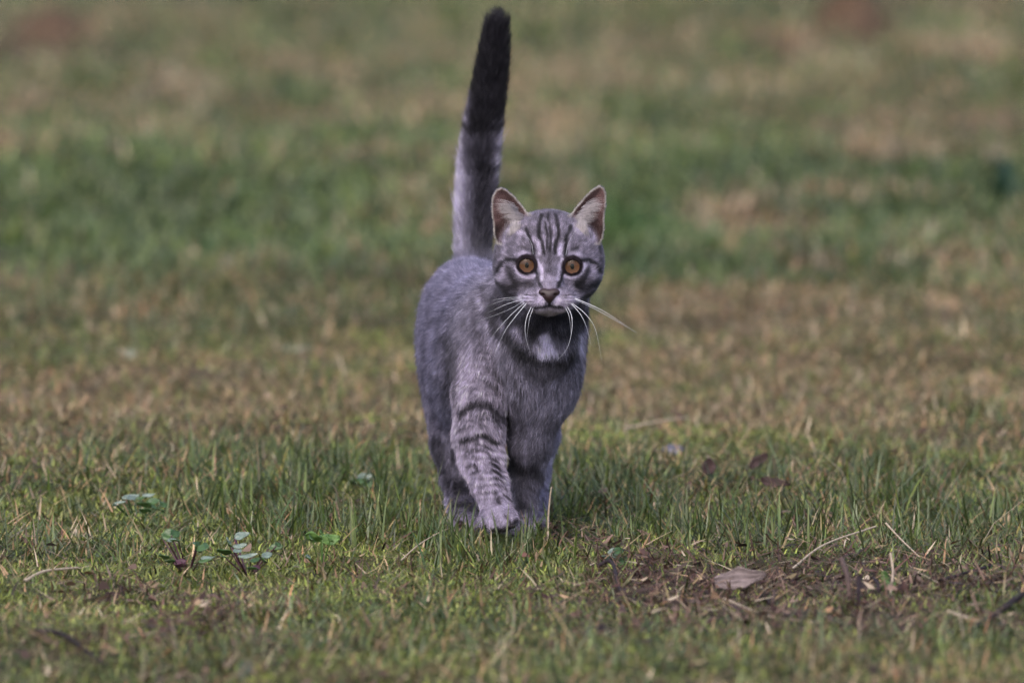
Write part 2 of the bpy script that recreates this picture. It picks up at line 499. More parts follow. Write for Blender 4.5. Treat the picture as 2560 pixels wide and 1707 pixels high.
for (ex, ey, eY, s) in EYES:
    add(f_ell(W(ex, ey, eY), (.0104, .0104, .0100)), .005, 'head', HF, .0024)
for (ex, ey, eY, s) in EYES:
    add(f_ell(W(ex, ey, eY), (.0092, .0092, .0092)), .0008, '', None, 0, 'sub')
    c = W(ex, ey, eY - .012)
    add(f_ell(W(ex, ey + 2.2, eY - .012), (.0058, .014, .0048), .28 * s), .0010, '', None, 0, 'sub')

# ears: cupped sheets with a rounded outline
EAR_L = [(1331, 556), (1310, 522), (1287, 495), (1266, 477), (1253, 472), (1240, 478), (1231, 495), (1229, 516), (1231, 547), (1234, 565), (1235, 590), (1243, 612), (1275, 610), (1315, 590)]
EAR_R = [(1417, 558), (1436, 526), (1458, 500), (1479, 479), (1496, 468), (1508, 471), (1515, 486), (1515, 513), (1510, 551), (1511, 573), (1506, 600), (1498, 612), (1465, 610), (1430, 592)]

def f_ear(poly, Y0, Ytip):
    P3 = [W(px, py, Y0) for px, py in poly]
    P = np.array([[p[0], p[2]] for p in P3])
    ztop, zbot = P[:, 1].max(), P[:, 1].min()
    cxm = P[:, 0].mean()
    def poly2(x, z):
        shp = np.broadcast(x, z).shape
        d = np.full(shp, 1e9, np.float32); ins = np.zeros(shp, bool)
        for i in range(len(P)):
            a, b = P[i], P[(i + 1) % len(P)]
            e = b - a
            wx, wz = x - a[0], z - a[1]
            t = np.clip((wx * e[0] + wz * e[1]) / (e @ e), 0, 1)
            d = np.minimum(d, (wx - e[0] * t) ** 2 + (wz - e[1] * t) ** 2)
            cond = ((a[1] > z) != (b[1] > z)) & (x < e[0] * (z - a[1]) / (e[1] + 1e-12) + a[0])
            ins ^= cond
        d = np.sqrt(d)
        return np.where(ins, -d, d)
    def f(X, Y, Z):
        x, z = np.broadcast_arrays(X, Z)
        p2 = poly2(x, z)
        inside = np.maximum(-p2, 0)
        t = np.clip((z - zbot) / (ztop - zbot), 0, 1)
        ys = Y0 + (Ytip - Y0) * t + .013 * (1 - np.exp(-inside / .006)) * (1 - .35 * t)
        dy = np.abs(Y - ys) * .55 - .0011
        return np.maximum(dy, p2 + .0002) + 0 * X
    lo = np.array([P[:, 0].min(), min(Y0, Ytip) - .002, zbot]); hi = np.array([P[:, 0].max(), max(Y0, Ytip) + .016, ztop])
    f.poly2 = poly2
    return f, lo, hi
earL = f_ear(EAR_L, -.052, -.040); earR = f_ear(EAR_R, -.052, -.040)
EUP = (0, .15, 1)
add(earL, .0035, 'ear', (-.25, .1, 1), .0022); add(earR, .0035, 'ear', (.25, .1, 1), .0022)

# lifted foreleg
K = .006
chain([(1220, 900, .000, .0215), (1203, 985, -.006, .0205), (1196, 1090, -.008, .0180), (1205, 1150, -.016, .0160), (1222, 1205, -.034, .0125), (1240, 1262, -.046, .0112)], k=K, region='leg_lift', flen=.0055)
E(1244, 1288, -.054, .0125, .0150, .0098, .005, 'paw', (0, -.6, -.8), .0035)
for tx, ty, tr in ((1211, 1303, .0052), (1232, 1312, .0058), (1257, 1312, .0058), (1280, 1302, .0052)):
    Cn((tx * .8 + 1244 * .2, 1285, -.055), tr, (tx, ty, -.0655), tr, .0018, 'paw', (0, -.8, -.6), .0028)
# planted foreleg
chain([(1385, 935, -.004, .0185), (1350, 1010, -.002, .0190), (1326, 1110, .008, .0150), (1314, 1190, .018, .0122), (1307, 1258, .020, .0096), (1302, 1300, .016, .0078)], k=K, region='leg_plant', flen=.005)
E(1301, 1317, .006, .0110, .0150, .0075, .004, 'paw', (0, -.6, -.8), .0035)
for tx in (1277, 1292, 1309, 1325):
    Cn((tx * .7 + 1301 * .3, 1318, .004), .0048, (tx, 1324, -.009), .0045, .0015, 'paw', (0, -.8, -.6), .0028)
# hind legs
chain([(1136, 1040, .170, .0200), (1140, 1110, .135, .0180), (1146, 1190, .120, .0125), (1153, 1255, .100, .0100), (1158, 1298, .070, .0098)], k=K, region='leg_hind', flen=.006)
E(1160, 1306, .055, .0118, .0160, .0080, .004, 'paw', (0, -.6, -.8), .0035)
for tx in (1134, 1151, 1169, 1186):
    Cn((tx * .7 + 1160 * .3, 1311, .052), .0050, (tx, 1316, .038), .0046, .0015, 'paw', (0, -.8, -.6), .0028)
chain([(1340, 1040, .170, .0180), (1346, 1090, .150, .0145), (1335, 1180, .140, .0108), (1333, 1240, .120, .0092), (1333, 1282, .095, .0090)], k=K, region='leg_hind', flen=.006)
E(1333, 1297, .080, .0112, .0160, .0078, .004, 'paw', (0, -.6, -.8), .0035)
for tx in (1308, 1325, 1342, 1358):
    Cn((tx * .7 + 1333 * .3, 1299, .077), .0048, (tx, 1305, .063), .0044, .0015, 'paw', (0, -.8, -.6), .0028)
# tail held upright
TAIL = [(1186, 700, .255, .0150), (1183, 630, .275, .0118), (1187, 540, .285, .0126), (1193, 446, .290, .0130), (1205, 330, .292, .0125), (1222, 223, .290, .0108), (1235, 130, .286, .0092), (1242, 62, .283, .0068)]
_T = np.array(TAIL); _T = np.vstack([2 * _T[0] - _T[1], _T, 2 * _T[-1] - _T[-2]])
_Q = []
for i in range(1, len(_T) - 2):
    for t in np.linspace(0, 1, 3, endpoint=False):
        a, b, c_, d = _T[i - 1:i + 3]
        _Q.append(.5 * (2 * b + (c_ - a) * t + (2 * a - 5 * b + 4 * c_ - d) * t * t + (3 * b - a - 3 * c_ + d) * t ** 3))
_Q.append(_T[-2])
chain([tuple(q) for q in _Q[:3]], k=.006, region='tail', flen=.0105)
chain([tuple(q) for q in _Q[2:]], k=.0004, region='tail', flen=.0105)

def surface_nets(D):
    S = D < 0
    m = S[:-1, :-1, :-1].astype(np.int8)
    for dx in (0, 1):
        for dy in (0, 1):
            for dz in (0, 1):
                if dx + dy + dz: m = m + S[dx:S.shape[0] - 1 + dx, dy:S.shape[1] - 1 + dy, dz:S.shape[2] - 1 + dz]
    act = (m > 0) & (m < 8)
    C = np.argwhere(act)
    vid = np.full(act.shape, -1, np.int32); vid[act] = np.arange(len(C))
    corner = np.array([(dx, dy, dz) for dx in (0, 1) for dy in (0, 1) for dz in (0, 1)])
    V = np.stack([D[C[:, 0] + a, C[:, 1] + b, C[:, 2] + c] for a, b, c in corner], -1)
    acc = np.zeros((len(C), 3)); cnt = np.zeros(len(C))
    for i in range(8):
        for j in range(i + 1, 8):
            if np.abs(corner[i] - corner[j]).sum() == 1:
                cr = (V[:, i] < 0) != (V[:, j] < 0)
                t = V[:, i] / np.where(cr, V[:, i] - V[:, j], 1)
                p = corner[i] + (corner[j] - corner[i]) * t[:, None]
                acc += np.where(cr[:, None], p, 0); cnt += cr
    P = C + acc / cnt[:, None]
    Q = []
    for ax in range(3):
        a1, a2 = [(1, 2), (2, 0), (0, 1)][ax]
        sl0 = [slice(1, n - 1) for n in D.shape]; sl1 = [slice(1, n - 1) for n in D.shape]
        sl1[ax] = slice(2, D.shape[ax])
        s0, s1 = S[tuple(sl0)], S[tuple(sl1)]
        e = np.argwhere(s0 != s1) + 1
        inside = S[e[:, 0], e[:, 1], e[:, 2]]
        def g(o1, o2):
            q = e.copy(); q[:, a1] -= o1; q[:, a2] -= o2
            ok = (q >= 0).all(1) & (q < np.array(vid.shape)).all(1)
            q = np.clip(q, 0, np.array(vid.shape) - 1)
            return np.where(ok, vid[q[:, 0], q[:, 1], q[:, 2]], -1)
        q = np.stack([g(1, 1), g(0, 1), g(0, 0), g(1, 0)], -1)
        q[~inside] = q[~inside][:, ::-1]
        Q.append(q[(q >= 0).all(1)])
    return P, np.concatenate(Q)

Vb, Fb = surface_nets(D)
Vb = BB0 + Vb * VOX
# keep the largest connected piece only (union-find by label propagation)
lab = np.arange(len(Vb))
for _ in range(400):
    old = lab.copy()
    mn = lab[Fb].min(1)
    for k in range(4): np.minimum.at(lab, Fb[:, k], mn)
    lab = lab[lab]
    if (old == lab).all(): break
u, ct = np.unique(lab, return_counts=True)
big = u[ct.argmax()]
kf = lab[Fb[:, 0]] == big
Fb = Fb[kf]
used = np.unique(Fb); remap = np.full(len(Vb), -1); remap[used] = np.arange(len(used))
Vb = Vb[used]; Fb = remap[Fb]
# one light smoothing pass, except round the eyes
nb = np.zeros_like(Vb); nc = np.zeros(len(Vb))
for a in range(4):
    b = (a + 1) % 4
    np.add.at(nb, Fb[:, a], Vb[Fb[:, b]]); np.add.at(nc, Fb[:, a], 1)
Vb = Vb * .6 + .4 * nb / nc[:, None]

# ------------------------------------------------------------------ coat: colour, direction and length of the fur
NOSE = W(1372, 745, -.125)
def c1(x, y):  # measured on an enlargement of the head
    return (1150 + .3189 * x, 430 + .3189 * y)
def st(pts, w, s, conv=c1):
    return ([conv(*p) for p in pts], w, s)
LEGC = lambda x, y: (1050 + .2678 * x, 1000 + .2678 * y)
BODC = lambda x, y: (1000 + .3188 * x, 600 + .3188 * y)
# strokes: polyline, half width in px, strength (negative darkens, positive lightens)
FACE = [
 st([(575, 665), (572, 590), (555, 530), (520, 450)], 3.6, -1.1), st([(655, 640), (650, 570), (622, 510), (622, 420), (640, 350)], 3.6, -1.1),
 st([(682, 600), (685, 490), (668, 400)], 2.6, -.8), st([(708, 620), (712, 500), (700, 400), (690, 340)], 3.0, -.8),
 st([(745, 640), (748, 575), (775, 500), (768, 420), (745, 340)], 3.6, -1.1), st([(828, 665), (825, 590), (832, 510), (865, 430)], 3.8, -1.1),
 st([(625, 560), (623, 640)], 6, 1.1), st([(785, 570), (783, 645)], 6, 1.0),
 st([(655, 500), (670, 560), (672, 620)], 2.0, .5), st([(740, 490), (725, 560), (722, 620)], 2.0, .5), st([(645, 400), (650, 470)], 2.4, .4), st([(740, 400), (735, 480)], 2.4, .4),
 # eye surrounds
 st([(445, 740), (455, 775), (490, 803), (540, 815), (585, 812)], 4.2, 1.3), st([(968, 720), (960, 760), (930, 795), (880, 815), (825, 815)], 4.2, 1.3),
 st([(603, 690), (625, 730), (640, 775), (645, 840)], 4.2, 1.2), st([(800, 690), (782, 735), (770, 780), (765, 840)], 4.2, 1.1),
 st([(590, 765), (602, 800), (614, 850), (640, 905)], 3.4, -1.0), st([(815, 775), (803, 805), (790, 850), (765, 900)], 3.4, -1.0),
 st([(440, 690), (375, 690), (330, 725), (305, 775)], 4.0, -1.3), st([(958, 690), (1015, 692), (1058, 728), (1095, 790)], 4.0, -1.3),
 st([(445, 650), (520, 625), (590, 655)], 4.5, .3), st([(950, 655), (880, 640), (835, 660)], 4.5, .3),
 st([(350, 720), (345, 790), (330, 850)], 7, .55), st([(1030, 770), (1045, 830)], 7, .5),
 st([(432, 745), (452, 788), (500, 820), (555, 828), (600, 815)], 4.0, 1.1), st([(980, 735), (965, 785), (920, 818), (870, 830), (822, 822)], 4.0, 1.1),
 # cheeks
 st([(385, 760), (420, 840), (480, 885), (560, 890)], 6.0, -.75), st([(300, 870), (360, 900), (440, 905)], 8, -.7), st([(330, 950), (400, 965), (450, 960)], 8, -.6),
 st([(1000, 770), (960, 850), (890, 890)], 6, -.75), st([(910, 900), (990, 905), (1070, 870)], 8, -.8), st([(950, 985), (1010, 965), (1040, 950)], 7, -.9),
 st([(250, 1040), (330, 1060), (420, 1090)], 9, -.7), st([(960, 1060), (930, 1100)], 8, -.6), st([(700, 700), (700, 780)], 9, -.25), st([(690, 830), (700, 885)], 9, .45),
 # muzzle
 st([(470, 985), (560, 1000), (640, 1010)], 9, 1.1), st([(930, 985), (850, 1000), (760, 1010)], 9, 1.1), st([(620, 940), (660, 1000)], 5, .8), st([(785, 940), (745, 1000)], 5, .8),
 st([(510, 965), (600, 972)], 1.6, -.7), st([(500, 990), (600, 993)], 1.6, -.7), st([(510, 1015), (590, 1013)], 1.4, -.6),
 st([(905, 965), (820, 970)], 1.6, -.7), st([(900, 990), (810, 990)], 1.6, -.7), st([(890, 1012), (820, 1012)], 1.4, -.6),
 st([(702, 995), (702, 1045)], 2.2, -1.5), st([(590, 1062), (640, 1056), (702, 1045), (765, 1056), (800, 1060)], 2.6, -1.5),
 st([(610, 1078), (700, 1086), (790, 1078)], 8, 1.0),
 # forehead sides and ear bases
 st([(380, 470), (470, 480), (560, 530)], 7, .5), st([(900, 460), (980, 470), (1060, 500)], 8, .5), st([(560, 520), (565, 600)], 3.0, .4), st([(870, 480), (850, 600)], 3.0, .4),
 st([(490, 595), (530, 612)], 4, -.5), st([(880, 610), (920, 600)], 4, -.5), st([(330, 540), (340, 640)], 8, .3), st([(1060, 560), (1050, 650)], 8, .25),
 st([(590, 310), (700, 320), (850, 310)], 12, -.25), st([(280, 600), (280, 800)], 6, -.25), st([(1110, 600), (1105, 750)], 6, -.3)]
NECK = [
 st([(225, 1090), (270, 1200), (380, 1290), (450, 1370), (540, 1440), (700, 1480), (850, 1480), (900, 1420)], 13, -1.5),
 st([(300, 1070), (380, 1120), (480, 1150), (560, 1230), (640, 1240)], 18, -1.2), st([(620, 1130), (800, 1140), (900, 1120)], 20, -1.3),  # stroke under the chin: collar marking plus painted chin shadow
 st([(770, 1250), (850, 1270), (880, 1200), (930, 1100)], 17, -1.2), st([(540, 1180), (560, 1280)], 13, -.9),
 st([(665, 1275), (665, 1340), (715, 1380), (640, 1390)], 13, 1.3), st([(620, 1420), (760, 1420)], 8, .5), st([(440, 1200), (480, 1290)], 6, .5), st([(320, 1130), (370, 1180)], 4, .6),
 st([(950, 1200), (930, 1400)], 8, .5), st([(190, 1000), (240, 1180), (330, 1320)], 7, .6)]
CHEST = [
 st([(860, 1010), (920, 1110), (960, 1180)], 8, -.5, BODC), st([(700, 1010), (760, 1050), (860, 1100)], 5, -.6, BODC), st([(700, 1130), (790, 1180), (880, 1200)], 5, -.6, BODC),
 st([(600, 1080), (680, 1110), (760, 1150)], 5, -.45, BODC), st([(470, 1340), (530, 1290), (620, 1260), (700, 1280), (790, 1350), (830, 1400)], 7, -.6, BODC),
 st([(380, 760), (420, 900), (420, 1080), (400, 1200)], 13, -.55, BODC), st([(600, 1200), (680, 1220), (800, 1250)], 5, .3, BODC),  # first stroke paints shade into the groove between shoulder and flank
 st([(270, 690), (260, 900)], 8, .25, BODC), st([(560, 900), (520, 1100), (480, 1280)], 12, .35, BODC), st([(640, 430), (660, 560), (720, 700)], 7, .45, BODC),
 st([(180, 1200), (230, 1450), (300, 1560)], 30, .35, BODC)]  # light on the lower hind flank, put into the coat colour
LEGS_L = [
 st([(380, 130), (460, 60), (560, 45), (660, 70), (730, 140)], 7, -.7, LEGC), st([(430, 110), (560, 80), (680, 130)], 10, .5, LEGC),
 st([(540, 130), (640, 120), (730, 190)], 2.5, -.8, LEGC), st([(560, 180), (650, 170), (740, 230)], 2.2, -.6, LEGC), st([(340, 290), (420, 250), (500, 240)], 2.2, -.5, LEGC), st([(560, 230), (680, 260)], 2.0, -.5, LEGC),
 st([(390, 370), (500, 350), (590, 330), (660, 350), (710, 400)], 5.5, -1.35, LEGC), st([(520, 410), (600, 420), (680, 470)], 2.4, -.8, LEGC),
 st([(430, 480), (520, 450), (600, 470), (660, 510)], 2.6, -.7, LEGC), st([(640, 530), (720, 570)], 3, -.9, LEGC), st([(440, 620), (500, 600), (540, 650)], 4, -.7, LEGC),
 st([(660, 580), (740, 640)], 3, -1.0, LEGC), st([(680, 650), (760, 700)], 3, -1.0, LEGC), st([(690, 720), (780, 760)], 2.6, -.9, LEGC), st([(700, 780), (800, 820)], 2.6, -.8, LEGC),
 st([(480, 680), (560, 660)], 3, -.5, LEGC), st([(690, 860), (740, 950)], 6, -.7, LEGC), st([(780, 880), (850, 930)], 2.5, -.7, LEGC), st([(600, 860), (680, 840)], 2.5, -.4, LEGC),
 st([(330, 400), (360, 560), (450, 700), (530, 830)], 12, .35, LEGC), st([(700, 480), (790, 650), (850, 800), (880, 950)], 9, .35, LEGC),
 st([(620, 960), (700, 1000), (800, 980)], 9, .3, LEGC)]
LEGS_P = [st([(860, 560), (960, 640), (1080, 640)], 11, -1.1, LEGC), st([(850, 640), (1000, 690), (1110, 700)], 10, -.9, LEGC), st([(930, 900), (960, 1000)], 7, -.8, LEGC), st([(940, 980), (1020, 1000)], 6, -.6, LEGC),
 st([(850, 150), (850, 350), (840, 560)], 15, -.45, LEGC), st([(840, 760), (900, 860)], 6, .25, LEGC), st([(1000, 800), (1080, 850)], 4, -.5, LEGC)]  # first stroke here is armpit shade painted into the coat
LEGS_H = [st([(160, 400), (170, 540), (260, 700), (330, 850)], 15, -.9, LEGC), st([(330, 780), (450, 830)], 16, -1.0, LEGC), st([(350, 980), (500, 980)], 11, -.8, LEGC), st([(300, 500), (420, 700)], 12, -.6, LEGC),
 st([(240, 860), (260, 1050)], 5, .5, LEGC)]
PAW = [st([(590, 1100), (600, 1180)], 2.5, -.6, LEGC), st([(690, 1100), (720, 1200)], 2.5, -.7, LEGC), st([(800, 1080), (850, 1150)], 3, -1.0, LEGC), st([(700, 1215), (830, 1200), (900, 1120)], 5, -1.6, LEGC),
 st([(640, 1050), (650, 1150)], 6, .35, LEGC), st([(750, 1060), (800, 1150)], 6, .35, LEGC)]
TC = lambda x, y: (1020 + .4464 * x, .4464 * y)
TAILP = [st([(330, 560), (310, 700)], 14, 2.8, TC), st([(545, 560), (535, 640)], 6, 1.6, TC), st([(520, 770), (515, 840)], 13, 1.9, TC), st([(290, 790), (280, 940)], 18, 1.8, TC), st([(500, 900), (510, 1050)], 14, 1.5, TC),
 st([(290, 1000), (270, 1150)], 22, 1.9, TC), st([(290, 1180), (290, 1400)], 18, 1.25, TC), st([(390, 740), (400, 900)], 26, -1.0, TC), st([(420, 950), (405, 1180), (415, 1400)], 20, -1.3, TC), st([(290, 735), (400, 750), (530, 735)], 10, -1.6, TC), st([(290, 965), (520, 975)], 8, -1.0, TC), st([(290, 1175), (380, 1175)], 5, -.7, TC), st([(270, 870), (330, 880)], 4, -.4, TC), st([(440, 860), (520, 870)], 6, -.8, TC)]

def strokes(lst, u, v, jx, gd=1.0, gl=1.0):
    acc = np.zeros(len(u))
    for pts, w, s in lst:
        xs = [p[0] for p in pts]; ys = [p[1] for p in pts]; m = w * 2.6
        sel = np.where((u > min(xs) - m) & (u < max(xs) + m) & (v > min(ys) - m) & (v < max(ys) + m))[0]
        if not len(sel): continue
        uu, vv = u[sel] + jx[sel] * w * .5, v[sel]
        d = np.full(len(sel), 1e9)
        for a, b in zip(pts[:-1], pts[1:]):
            ex, ey = b[0] - a[0], b[1] - a[1]
            t = np.clip(((uu - a[0]) * ex + (vv - a[1]) * ey) / (ex * ex + ey * ey + 1e-9), 0, 1)
            d = np.minimum(d, (uu - a[0] - ex * t) ** 2 + (vv - a[1] - ey * t) ** 2)
        acc[sel] += s * (gd if s < 0 else gl) * (.85 + .35 * jx[sel]) * np.exp(-(np.sqrt(d) / w) ** 2.4 * .8)
    return acc

REG = ['body', 'chest', 'neck', 'head', 'ear', 'leg_lift', 'leg_plant', 'leg_hind', 'paw', 'tail']
def regions(P):
    """weights of the primitives blended per region, plus flow and length"""
    X, Y, Z = [P[:, i].astype(np.float32) for i in range(3)]
    ds = []
    for f, reg, flow, fl in PR: ds.append(f(X, Y, Z))
    ds = np.stack(ds, -1)
    w = np.exp(-(ds - ds.min(-1, keepdims=True)) / .0035)
    w /= w.sum(-1, keepdims=True)
    rw = np.zeros((len(P), len(REG)))
    flow = np.zeros((len(P), 3)); fl = np.zeros(len(P))
    face = nrm(P - NOSE)
    for i, (f, reg, fw, ln) in enumerate(PR):
        rw[:, REG.index(reg)] += w[:, i]
        flow += w[:, i:i + 1] * (face if isinstance(fw, str) else nrm(np.array(fw, float))[None])
        fl += w[:, i] * ln
    return rw, nrm(flow), fl

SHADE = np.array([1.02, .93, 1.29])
def coat(P, N, rw, rs=None):
    """albedo of the coat"""
    u, v = proj(P)
    n = len(P)
    front = np.clip(.35 - N[:, 1] * 2.2, 0, 1)
    jx = (noise3(P, 300, 3) - .5) * 2
    L = np.full(n, -1.88)          # natural log of luminance
    w = dict(zip(REG, rw.T))
    # base levels
    L += w['head'] * .06 + w['chest'] * .38 + w['leg_lift'] * .58 + w['paw'] * .45 + w['leg_plant'] * (-.05) + w['leg_hind'] * .45 * sstep(1320, 1345, u) * sstep(1040, 1100, v) + w['leg_hind'] * .15 + w['neck'] * -.1  # right-hand hind leg lightened: its lit look is painted in
    # back lighter and bluish, flank mottled; lower hind flank painted as lit
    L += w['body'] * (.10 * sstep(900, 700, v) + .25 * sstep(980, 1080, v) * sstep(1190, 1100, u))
    fur_n = noise3(P * np.array([1, .6, .45]), 260, 1) - .5
    fur_m = noise3(P * np.array([1, .7, .6]), 110, 2) - .5
    L += (fur_n * 1.2 + fur_m * .65) * (.35 + .75 * (w['body'] * .7 + w['chest'] + w['neck']) + .5 * w['head'] + .5 * (w['leg_lift'] + w['leg_plant'] + w['leg_hind']))
    h = (w['head'] + w['ear'] * .6)
    L += strokes(FACE, u, v, jx, 2.5, 1.5) * h * front
    L += strokes(NECK, u, v, jx, 1.4, 2.4) * np.clip(w['neck'] + w['chest'] + w['body'], 0, 1) * front * sstep(.10, .04, P[:, 1])
    L += strokes(CHEST, u, v, jx, 1.6, .9) * np.clip(w['body'] + w['chest'] + w['leg_lift'], 0, 1) * front * 1.4
    L += strokes(LEGS_L, u, v, jx, 1.8, .8) * np.clip(w['leg_lift'] + w['body'] * .6 + w['paw'], 0, 1) * front * sstep(.06, .03, P[:, 1]) * 1.5
    L += strokes(PAW, u, v, jx, 1.6, 1) * w['paw'] * sstep(-.02, -.03, P[:, 1])
    L += strokes(LEGS_P, u, v, jx) * np.clip(w['leg_plant'] + w['chest'], 0, 1) * sstep(.08, .04, P[:, 1]) * 1.4
    L += strokes(LEGS_H, u, v, jx, 1.5, 1.3) * np.clip(w['leg_hind'] + w['body'], 0, 1) * sstep(.05, .07, P[:, 1])
    fine = np.sin(v * .36 + 5 * noise3(P, 45, 12) + ((u - 1215) / 55) ** 2 * 1.6) * sstep(.35, .6, noise3(P, 130, 14))
    L += .55 * fine * np.clip(w['leg_lift'] + .6 * w['chest'] * sstep(1330, 1260, u) + .6 * w['body'] * sstep(860, 930, v) * sstep(1160, 1200, u) * (P[:, 1] < .05), 0, 1) * front
    fine2 = np.sin(u * .20 + 4 * noise3(P, 60, 15) + v * .05) * sstep(.4, .62, noise3(P, 150, 16))
    L += .30 * fine2 * w['head'] * front * sstep(640, 600, v)
    L += (noise3(P, 330, 17) - .5) * .7 * w['head']
    # unseen sides of the legs carry soft bars too
    bars = np.sin(P[:, 2] * 330 + jx * .6)
    L += -.35 * sstep(.4, 1, bars) * (w['leg_hind'] + w['leg_plant']) * (1 - front * .6)
    # throat and belly
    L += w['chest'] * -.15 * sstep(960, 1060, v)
    # tail
    tl = np.where(v < 318, -3.3 + .25 * sstep(120, 318, v) + (noise3(P, 90, 6) - .5) * .5, -2.15)
    tl = -4.0 + 1.65 * sstep(298, 330, v + jx * 22 - 12 * np.cos((u - 1205) / 18))
    tl = tl + 1.2 * strokes(TAILP, u, v, jx, .85, .95) * np.where(N[:, 1] < .35, 1, .5)
    L = L * (1 - w['tail']) + (tl + fur_n * .3) * w['tail']
    L = np.where(L > -1.1, -1.1 + (L + 1.1) * .55, L); L = np.clip(L, -4.4, -.55)
    c = np.exp(L)[:, None] * SHADE[None]
    # warm parts of the face and the lifted leg, cool back
    warm = np.clip(w['head'] * .5 * front + w['leg_lift'] * .55 + w['paw'] * .5, 0, 1)[:, None]
    c = c * (1 - warm) + c * np.array([1.10, 1.0, .96]) * warm
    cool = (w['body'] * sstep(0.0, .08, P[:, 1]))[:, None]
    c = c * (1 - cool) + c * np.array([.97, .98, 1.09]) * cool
    # ears: pinkish inside, pale rim
    ear = w['ear'] * (v < 615)
    for fe, poly in ((earL[0], EAR_L), (earR[0], EAR_R)):
        sel = np.where((ear > .3) & ((P[:, 0] < .03) == (fe is earL[0])))[0]
        if not len(sel): continue
        d2 = fe.poly2(P[sel, 0], P[sel, 2]) * 3200
        inner = (N[sel, 1] < .1)
        pink = np.array([.16, .095, .095])[None] * (1 + .5 * jx[sel, None] * .4)
        low = sstep(548, 575, v[sel])[:, None]
        outer = sstep(1275, 1240, u[sel]) if fe is earL[0] else sstep(1478, 1505, u[sel])
        pink = pink * (1 - .0 * low) * (1 - low * outer[:, None] * .72)
        pink = pink * (1 - .35 * (1 - outer[:, None]))
        rim = np.array([.29, .26, .25])[None]
        rw_ = sstep(-5.0, -1.6, d2)[:, None]
        ci = pink * (1 - rw_) + rim * rw_
        k = (ear[sel] * inner)[:, None]
        k = np.clip(k * 1.4, 0, 1)
        c[sel] = c[sel] * (1 - k) + ci * k
    # dark eyelid margins
    for ex, ey, eY, s in EYES:
        r = np.hypot((u - ex) / 27.5, (v - ey) / 26.0)
        k = (sstep(1.12, .95, r) * (P[:, 1] < -.06) * h)[:, None]
        c = c * (1 - k) + np.array([.014, .009, .012]) * k
    return c

def vert_normals(V, F):
    fn = np.cross(V[F[:, 2]] - V[F[:, 0]], V[F[:, 3]] - V[F[:, 1]])
    N = np.zeros_like(V)
    for k in range(4): np.add.at(N, F[:, k], fn)
    return nrm(N)
Nb = vert_normals(Vb, Fb)
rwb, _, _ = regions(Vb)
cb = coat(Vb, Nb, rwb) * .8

cat = bpy.data.objects.new('cat', None); COL.objects.link(cat)
tag(cat, 'grey tabby cat walking towards the camera with its tail straight up', 'cat')
body = link('body', mesh_np('body', Vb, Fb, cb), M_skin, cat)

